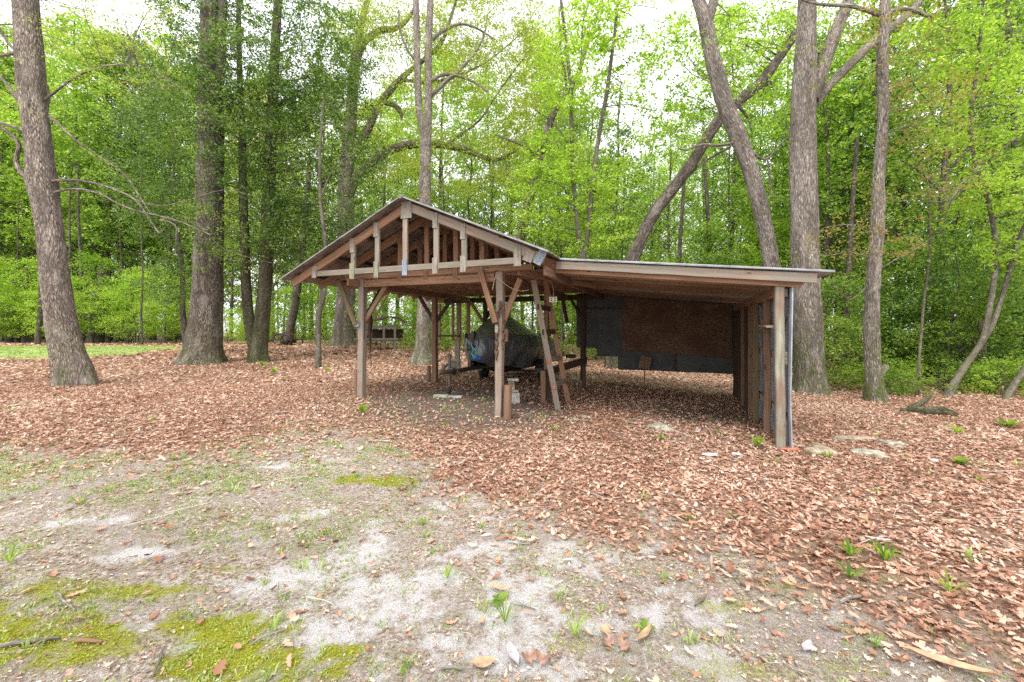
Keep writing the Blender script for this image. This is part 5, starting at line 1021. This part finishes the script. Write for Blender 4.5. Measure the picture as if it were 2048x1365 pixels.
tree('oak_tree', 'stout oak behind the front corner post, its long limbs arching over the gable', 25.0,
     [(690, 697, 62), (690, 685, 54), (690, 640, 42), (692, 590, 37), (692, 520, 35), (692, 430, 34), (692, 350, 30), (700, 260, 26), (706, 180, 22), (712, 110, 18), (722, 50, 14), (735, 0, 11)],
     [[(695, 400, 20), (715, 350, 19), (750, 320, 18), (790, 297, 17), (840, 288, 16), (890, 291, 15), (930, 300, 13), (960, 312, 10), (985, 320, 8), (1010, 315, 6), (1040, 295, 5), (1080, 270, 3)], [(696, 330, 18), (725, 280, 17), (745, 240, 15), (765, 200, 14), (800, 160, 12), (835, 130, 10), (880, 90, 8), (900, 40, 6), (915, -10, 4)],
      [(708, 150, 16), (725, 90, 15), (760, 62, 13), (790, 58, 11), (815, 40, 8), (830, 15, 6)], [(765, 205, 10), (790, 212, 10), (802, 228, 9), (803, 240, 3)], [(890, 291, 6), (920, 270, 5), (960, 240, 4), (1000, 180, 3), (1060, 100, 2)], [(700, 300, 10), (670, 240, 8), (650, 190, 6), (620, 130, 4)], [(800, 160, 7), (860, 165, 6), (920, 150, 5), (980, 120, 3), (1050, 60, 2)]],
     'bark_dark', [(800, 90, 130, 90, 22, 27, 110), (900, 330, 160, 70, 22, 27, 120), (800, 230, 110, 80, 22, 27, 60), (1010, 170, 120, 140, 22, 28, 190), (720, 30, 90, 70, 22, 27, 60), (950, 50, 150, 80, 22, 28, 150), (1090, 270, 90, 90, 22, 27, 80), (980, -60, 220, 60, 22, 28, 90)], .5, 'leaf_oak', 130, n=16, per=80, leaf=.125, clr=1.05, seed=7)
tree('forked_tree', 'straight grey trunk rising behind the gable peak and forking into two close stems', 14.6,
     [(845, 724, 46), (845, 700, 34), (847, 650, 29), (849, 580, 26), (849, 500, 25), (850, 400, 24), (851, 320, 23), (852, 270, 22), (857, 200, 15), (857, 100, 14), (861, 0, 13)],
     [[(850, 275, 15), (840, 235, 14), (836, 180, 14), (834, 90, 13), (832, 0, 12), (830, -120, 9)], [(858, 165, 8), (885, 150, 7), (915, 152, 6), (950, 165, 4.5), (975, 185, 3)], [(858, 88, 8), (880, 66, 7), (920, 48, 6), (955, 58, 4), (990, 80, 3)], [(850, 200, 10), (875, 180, 9), (895, 160, 8), (930, 130, 6), (965, 80, 4), (975, 30, 3)], [(838, 130, 6), (815, 100, 5), (800, 60, 4), (798, 20, 3)]],
     'bark_pale', [(950, 90, 90, 80, 13.5, 16, 30), (870, 180, 40, 120, 14, 15.4, 22), (850, 330, 22, 60, 14.2, 15, 8)], .45, 'leaf_oak', 30, n=16, per=30, leaf=.075, clr=.42, seed=8)
tree('leaning_tree', 'dark stem leaning out behind the long gable slope beside the V-shaped maple', 18.0,
     [(1000, 690, 24), (1012, 620, 20), (1025, 540, 19), (1040, 480, 18), (1052, 430, 18), (1065, 380, 18), (1078, 320, 17), (1092, 270, 16), (1110, 220, 14), (1135, 185, 11), (1155, 150, 9), (1175, 90, 7), (1195, 30, 5)], [[(1078, 320, 7), (1060, 300, 5), (1030, 285, 4), (990, 270, 2)], [(1135, 185, 6), (1130, 150, 5), (1120, 90, 4), (1118, 20, 3)]],
     'bark_dark', [(1080, 340, 70, 60, 16.5, 19, 30), (1130, 120, 70, 90, 16.5, 19, 36), (1040, 420, 60, 60, 17, 19, 22)], .2, 'leaf_bright', 30, n=10, per=70, leaf=.115, clr=.75, seed=9)
tree('maple_tree', 'slender spring green maple with two stems in a narrow V behind the roof joint', 13.6,
     [(1167, 700, 15), (1167, 560, 13), (1165, 520, 13), (1158, 480, 10), (1152, 420, 9), (1146, 350, 9), (1143, 260, 8), (1142, 180, 7.5), (1132, 90, 7), (1122, 0, 6)],
     [[(1166, 525, 11), (1175, 470, 10), (1182, 400, 9.5), (1190, 330, 9), (1200, 260, 8.5), (1213, 190, 8), (1224, 110, 7), (1234, 20, 6), (1240, -60, 5)], [(1144, 300, 4), (1110, 250, 3), (1070, 220, 2)], [(1144, 180, 4), (1162, 120, 3.5), (1165, 50, 3), (1180, 0, 2)], [(1150, 400, 3.5), (1120, 370, 3), (1080, 360, 2)], [(1186, 380, 3), (1230, 420, 2.5), (1260, 440, 1.6)]],
     'bark_smooth', [(1170, 50, 80, 60, 12.6, 14.6, 50), (1140, 170, 60, 70, 12.6, 14.6, 34), (1280, 60, 90, 80, 13, 16, 34), (1260, 200, 80, 90, 13, 16, 34), (1330, 260, 60, 60, 14, 17, 16), (1110, 320, 70, 60, 12.4, 14.6, 42), (1180, 440, 90, 60, 12.4, 15, 46), (1080, 420, 50, 50, 13, 15, 20), (1230, 360, 60, 50, 13, 15, 22)], .1, 'leaf_bright', 120, n=8, per=62, leaf=.11, clr=.6, seed=10, flat=.18)
tree('leaning_tree', 'long dark diagonal trunk crossing behind the pale bowed trunk', 13.2,
     [(1225, 640, 30), (1243, 580, 29), (1264, 520, 28), (1285, 470, 26), (1312, 422, 25), (1350, 372, 25), (1385, 325, 24), (1412, 280, 24), (1440, 238, 24), (1480, 200, 23), (1520, 168, 25), (1550, 128, 21), (1580, 85, 19), (1605, 40, 17), (1625, 0, 15)],
     [[(1520, 172, 16), (1536, 166, 15), (1545, 175, 6)], [(1470, 205, 8), (1495, 235, 6), (1503, 262, 3)], [(1360, 370, 6), (1400, 330, 5), (1450, 300, 4), (1475, 285, 2)]], 'bark_dark', [(1400, 110, 100, 110, 12.6, 15, 60), (1350, 260, 60, 70, 13, 15, 22), (1530, 60, 70, 70, 12.6, 14.6, 28)], .2, 'leaf_bright', 50, n=14, per=60, leaf=.105, clr=.6, seed=11)
tree('curved_tree', 'pale bowed trunk sweeping up over the lean-to and forking at the frame top', 10.8,
     [(1552, 740, 44), (1552, 640, 38), (1546, 560, 36), (1538, 500, 34), (1526, 440, 33), (1512, 380, 34), (1496, 325, 34), (1474, 268, 36), (1450, 210, 35), (1434, 150, 33), (1420, 90, 31), (1410, 40, 30), (1396, 0, 24)],
     [[(1412, 60, 22), (1422, 20, 22), (1436, -30, 20), (1450, -120, 15)], [(1466, 286, 7), (1440, 291, 6), (1400, 290, 5), (1375, 300, 4), (1358, 298, 3)], [(1500, 300, 6), (1530, 320, 5), (1560, 290, 4), (1580, 270, 3)], [(1535, 320, 4), (1540, 360, 4), (1545, 400, 3)]],
     'bark_pale', [(1440, 60, 90, 60, 10, 11.8, 24), (1500, 190, 60, 60, 10.4, 11.8, 12)], .2, 'leaf_bright', 24, n=18, per=30, leaf=.08, clr=.4, seed=12)
tree('oak_tree', 'tall stout grey trunk with mossy foot behind the shed corner, forking high up', 9.9,
     [(1622, 792, 78), (1622, 770, 68), (1618, 720, 64), (1614, 640, 62), (1612, 560, 60), (1610, 480, 59), (1607, 400, 58), (1606, 320, 56), (1606, 240, 54), (1608, 160, 50), (1612, 90, 44), (1614, 0, 38)],
     [[(1622, 200, 34), (1640, 150, 34), (1652, 110, 33), (1668, 70, 30), (1688, 25, 27), (1705, -20, 24), (1740, -120, 18)], [(1624, 215, 20, 10), (1660, 170, 22, 10.3), (1690, 140, 23, 10.6), (1725, 105, 23, 10.8), (1765, 70, 22, 11), (1810, 35, 20, 11.2), (1850, -10, 17, 11.4)]],
     'bark_pale', [(1620, 130, 40, 70, 9.2, 10, 10), (1700, 20, 90, 50, 9.6, 11, 20), (1560, -40, 100, 60, 9.4, 11, 20)], .35, 'leaf_oak', 16, n=24, per=26, leaf=.06, clr=.34, seed=13)
tree('gnarled_tree', 'slender gnarled trunk with a knob near its foot, beside the stout grey trunk', 8.7,
     [(1752, 812, 54), (1750, 790, 44), (1746, 740, 36), (1744, 680, 35), (1744, 610, 33), (1746, 550, 30), (1752, 490, 31), (1757, 420, 29), (1757, 370, 26), (1761, 310, 26), (1765, 250, 24), (1766, 180, 25), (1765, 110, 25), (1768, 60, 24), (1770, 0, 22)],
     [[(1758, 745, 22), (1768, 738, 20), (1772, 730, 12)], [(1768, 35, 12), (1735, 22, 10), (1700, 12, 9), (1650, 10, 7), (1610, 2, 5), (1590, -10, 4)], [(1772, 28, 12), (1800, 18, 10), (1830, 22, 9), (1862, 34, 7), (1880, 20, 4), (1930, 12, 2)],
      [(1752, 520, 3), (1700, 505, 2.5), (1650, 512, 2), (1600, 500, 1.4)], [(1750, 545, 3), (1790, 520, 2.5), (1830, 500, 2), (1870, 470, 1.2)], [(1748, 470, 3), (1700, 450, 2), (1650, 455, 1.4)], [(1745, 560, 3), (1700, 600, 2), (1660, 560, 1.5)], [(1762, 400, 2.5), (1800, 402, 2), (1900, 405, 1.6)]],
     'bark_pale', [(1800, 60, 120, 60, 7.8, 9.4, 30), (1860, 160, 110, 90, 7.6, 9.4, 40), (1720, 500, 110, 60, 7.8, 9, 16), (1800, 400, 90, 130, 8, 9.6, 26), (1900, 300, 100, 100, 7.8, 9.6, 36), (1680, 470, 90, 40, 8, 9, 8)], .3, 'leaf_bud', 34, n=18, per=28, leaf=.06, clr=.4, seed=14, wobr=.09)
tree('curved_tree', 'sinuous smooth stem curving right then back up at the wood edge', 9.3,
     [(1892, 812, 24), (1902, 780, 20), (1925, 740, 17), (1950, 705, 15), (1968, 670, 14), (1978, 620, 14), (1988, 560, 13), (1992, 500, 13), (1985, 440, 12), (1972, 390, 12), (1958, 350, 11), (1945, 300, 10), (1940, 240, 10), (1948, 180, 9), (1958, 110, 8), (1966, 0, 7)],
     [[(1955, 700, 14), (1985, 650, 13), (2005, 590, 12), (2022, 530, 11), (2038, 480, 10), (2060, 430, 9)], [(1946, 290, 5), (1920, 270, 4), (1880, 240, 3)], [(1940, 220, 5), (1985, 130, 4), (2040, 60, 3)]],
     'bark_smooth', [(1950, 180, 100, 150, 8.4, 10.4, 60), (1990, 420, 90, 110, 8.6, 10.4, 50), (1890, 90, 90, 80, 8.4, 10.4, 30), (2080, 250, 90, 200, 8, 10.5, 60), (1960, -70, 150, 60, 8.4, 10.4, 40)], .2, 'leaf_bright', 90, n=12, per=60, leaf=.08, clr=.5, seed=15)
tree('thin_tree', 'thin dark crooked stem in the undergrowth past the gnarled trunk', 9.6, [(1826, 806, 10), (1838, 770, 8), (1838, 720, 7), (1843, 660, 6.5), (1848, 600, 6), (1856, 540, 5), (1860, 470, 4), (1858, 380, 3.5)], [[(1826, 770, 4), (1835, 735, 3), (1842, 710, 2)]], 'bark_smooth', [(1850, 560, 70, 60, 9, 10.4, 22), (1860, 440, 60, 60, 9, 10.4, 16)], .1, 'leaf_dark', 20, n=8, top=False, per=34, leaf=.08, seed=16)
tree('thin_tree', 'leaning stem at the picture edge with a broken stub, past the sinuous stem', 9.0, [(1996, 832, 22), (2010, 800, 18), (2035, 760, 17), (2060, 720, 15), (2090, 660, 12), (2110, 600, 10)], [], 'bark_smooth', None, .2, n=10, top=False)
tree('dead_tree', 'short dead mossy stem standing between the sinuous stem and the leaning edge stem', 10.4, [(1960, 800, 22), (1962, 760, 18), (1966, 710, 16), (1964, 670, 14), (1960, 640, 9)], [], 'bark_moss', None, .2, n=9, top=False)
tree('thin_tree', 'small mid-ground trunk hidden partly by the massive oak on the lawn side', 19.0, [(372, 690, 15), (369, 660, 14), (365, 620, 13), (366, 570, 12), (360, 500, 11), (352, 440, 8)], [], 'bark_far', [(350, 430, 60, 70, 18, 20, 24)], .2, 'leaf_holly', 10, n=9, top=False, leaf=.09, seed=17)
tree('leaning_tree', 'dark leaning trunk beyond the twin-stemmed tree, beside the old cart', 27.0, [(574, 690, 20), (580, 660, 18), (588, 620, 17), (596, 570, 16), (604, 500, 14), (612, 420, 12), (620, 320, 9)], [], 'bark_far', [(610, 420, 70, 90, 26, 29, 24)], .2, 'leaf_mid', 8, n=9, top=False, leaf=.13, clr=.9, seed=18)
for i, (u, v, H, ln, r, lb_) in enumerate([(22, 690, 6, .3, 10, 'thin dark trunk in the shade beyond the lawn, outermost'), (35, 690, 6, -.2, 8, 'thin dark trunk beyond the lawn beside the outermost one'), (52, 690, 6, .1, 12, 'pale trunk beyond the lawn just left of the leaning oak'), (168, 690, 6, .2, 12, 'dark trunk beyond the lawn right beside the leaning oak'), (192, 690, 6, .6, 28, 'very thick dark trunk under the rounded shrubs'),
    (216, 690, 6, -.2, 8, 'thin trunk right of the very thick dark one'), (232, 690, 6, .3, 7, 'slender trunk second to the right of the very thick dark one'), (258, 690, 6, .1, 14, 'dark trunk farthest toward the massive oak'), (1350, 700, 9, .5, 12, 'thin trunk seen over the middle of the lean-to roof'), (1430, 700, 10, -.6, 11, 'slender trunk seen over the lean-to between leaning and curved trunks'), (1690, 720, 8, .4, 14, 'dark trunk between the stout grey and the gnarled trunk')]):
    Z = 33 if u < 400 else (20 if u < 1600 else 14); x = (u - 1024) / F * Z; g_ = gh(x, Z); rr_ = r / 2 / F * Z; mb = MB((x, Z, g_)); mb.tube([Vector((x + ln * (k / 6) ** 1.4, Z, g_ - .1 + H * k / 6)) for k in range(7)], [rr_ * (1.2 if k == 0 else 1 - .09 * k) for k in range(7)], 9, wobr=.08); tag(mb.build('woodland_tree', M['bark_far']), lb_, 'tree')

# ---------------------------------------------------------------- things in the background
# rickety hutch behind the front corner post
Zh = 21.5; b = P(752, 690, Zh); b.z = gh(b.x, b.y); hu = empty('wooden_hutch', b, 'old open timber hutch with drooping tin roof behind the front corner post', 'hutch')
def HB(u, v, z=Zh): return P(u, v, z) - b
for u in (715, 742, 768, 790):
    for dz in (0, 1.1): 
        q = HB(u, 648, Zh + dz); MB().beam((q.x, q.y, gh(b.x + q.x, Zh + dz) - b.z - .05), q, .11, .09, (0, 1, 0), seg=2).build('leg', M['wood_grey'], hu)
for v in (655, 680): MB().beam(HB(708, v), HB(796, v), .09, .16, seg=3).build('rail', M['wood_grey'], hu); MB().beam(HB(708, v, Zh + 1.1), HB(796, v, Zh + 1.1), .08, .14, seg=3).build('rail', M['wood_grey'], hu)
mb = MB(); q0, q1 = HB(708, 682), HB(796, 682); mb.beam(q0 + Vector((0, .55, .02)), q1 + Vector((0, .55, .02)), 1.2, .04, seg=2); mb.build('floor', M['wood_dark'], hu); mb = MB(); mb.beam(q0 + Vector((0, 1.05, .35)), q1 + Vector((0, 1.05, .35)), .03, .5, seg=2).build('back_board', M['wood_dark'], hu)
vs = []; 
for i in range(13):
    for j in range(4):
        t_ = i / 12; p = HB(700 + 115 * t_, 646 - 8 * t_ + 4 * math.sin(t_ * 7), Zh - .35 + .55 * j); vs.append(tuple(p + Vector((0, 0, .05 * math.sin(t_ * 20 + j) + .02 * j - (.16 if t_ > .85 else 0)))))
me = bpy.data.meshes.new('roof'); me.from_pydata(vs, [], [[i * 4 + j, i * 4 + j + 1, i * 4 + j + 5, i * 4 + j + 4] for i in range(12) for j in range(3)]); o = bpy.data.objects.new('roof', me); COL.objects.link(o); o.parent = hu; me.materials.append(M['wood_dark']); md = o.modifiers.new('thickness', 'SOLIDIFY'); md.thickness = .05
# leaning pole over the hutch
a_, b2 = P(775, 590, 19), P(735, 665, 19); thing_mb('leaning_pole', b2, 'wood_brown', 'thin leaning pole behind the front corner post above the hutch', 'pole', lambda m2: m2.tube([Vector((b2.x - .3, b2.y, gh(b2.x, b2.y))), b2, a_, P(800, 540, 19)], [.05, .05, .04, .03], 7))
# old cart
Zc = 26.0; b = P(566, 688, Zc); b.z = gh(b.x, b.y); ca = empty('old_cart', b, 'old two-wheeled farm cart rusting at the wood edge beyond the twin-stemmed tree', 'cart')
def CB(u, v, z=Zc): return P(u, v, z) - b
for k, (u, z_) in enumerate(((572, Zc), (556, Zc + 1.3))):
    c = CB(u, 0, z_); c.z = .36 + gh(b.x + c.x, z_) - b.z; w2 = MB().ring(c, (0, 1, 0), .34, .045, 28, 8).build('wheel', M['black_steel'], ca)
    mb = MB(); [mb.cyl(c, c + Vector((math.cos(q) * .33, 0, math.sin(q) * .33)), .012, 5) for q in np.linspace(0, 2 * PI, 9)[:-1]]; mb.cyl(c - Vector((0, .06, 0)), c + Vector((0, .06, 0)), .05, 10); mb.build('spokes', M['grey_steel'], w2)
MB().beam(CB(545, 680, Zc + .6), CB(590, 680, Zc + .6), .9, .07, seg=2).build('bed', M['wood_dark'], ca); MB().beam(CB(545, 668, Zc + .2), CB(586, 668, Zc + .2), .05, .08, seg=2).build('side_rail', M['wood_dark'], ca); MB().tube([CB(545, 682, Zc + .6), CB(535, 684, Zc), CB(520, 688, Zc - .6)], [.04, .035, .03], 7).build('shaft', M['wood_dark'], ca)
for u in (547, 565, 584): MB().beam(CB(u, 680, Zc + .2), CB(u, 664, Zc + .2), .05, .05, (0, 1, 0), seg=1).build('stake', M['wood_dark'], ca)
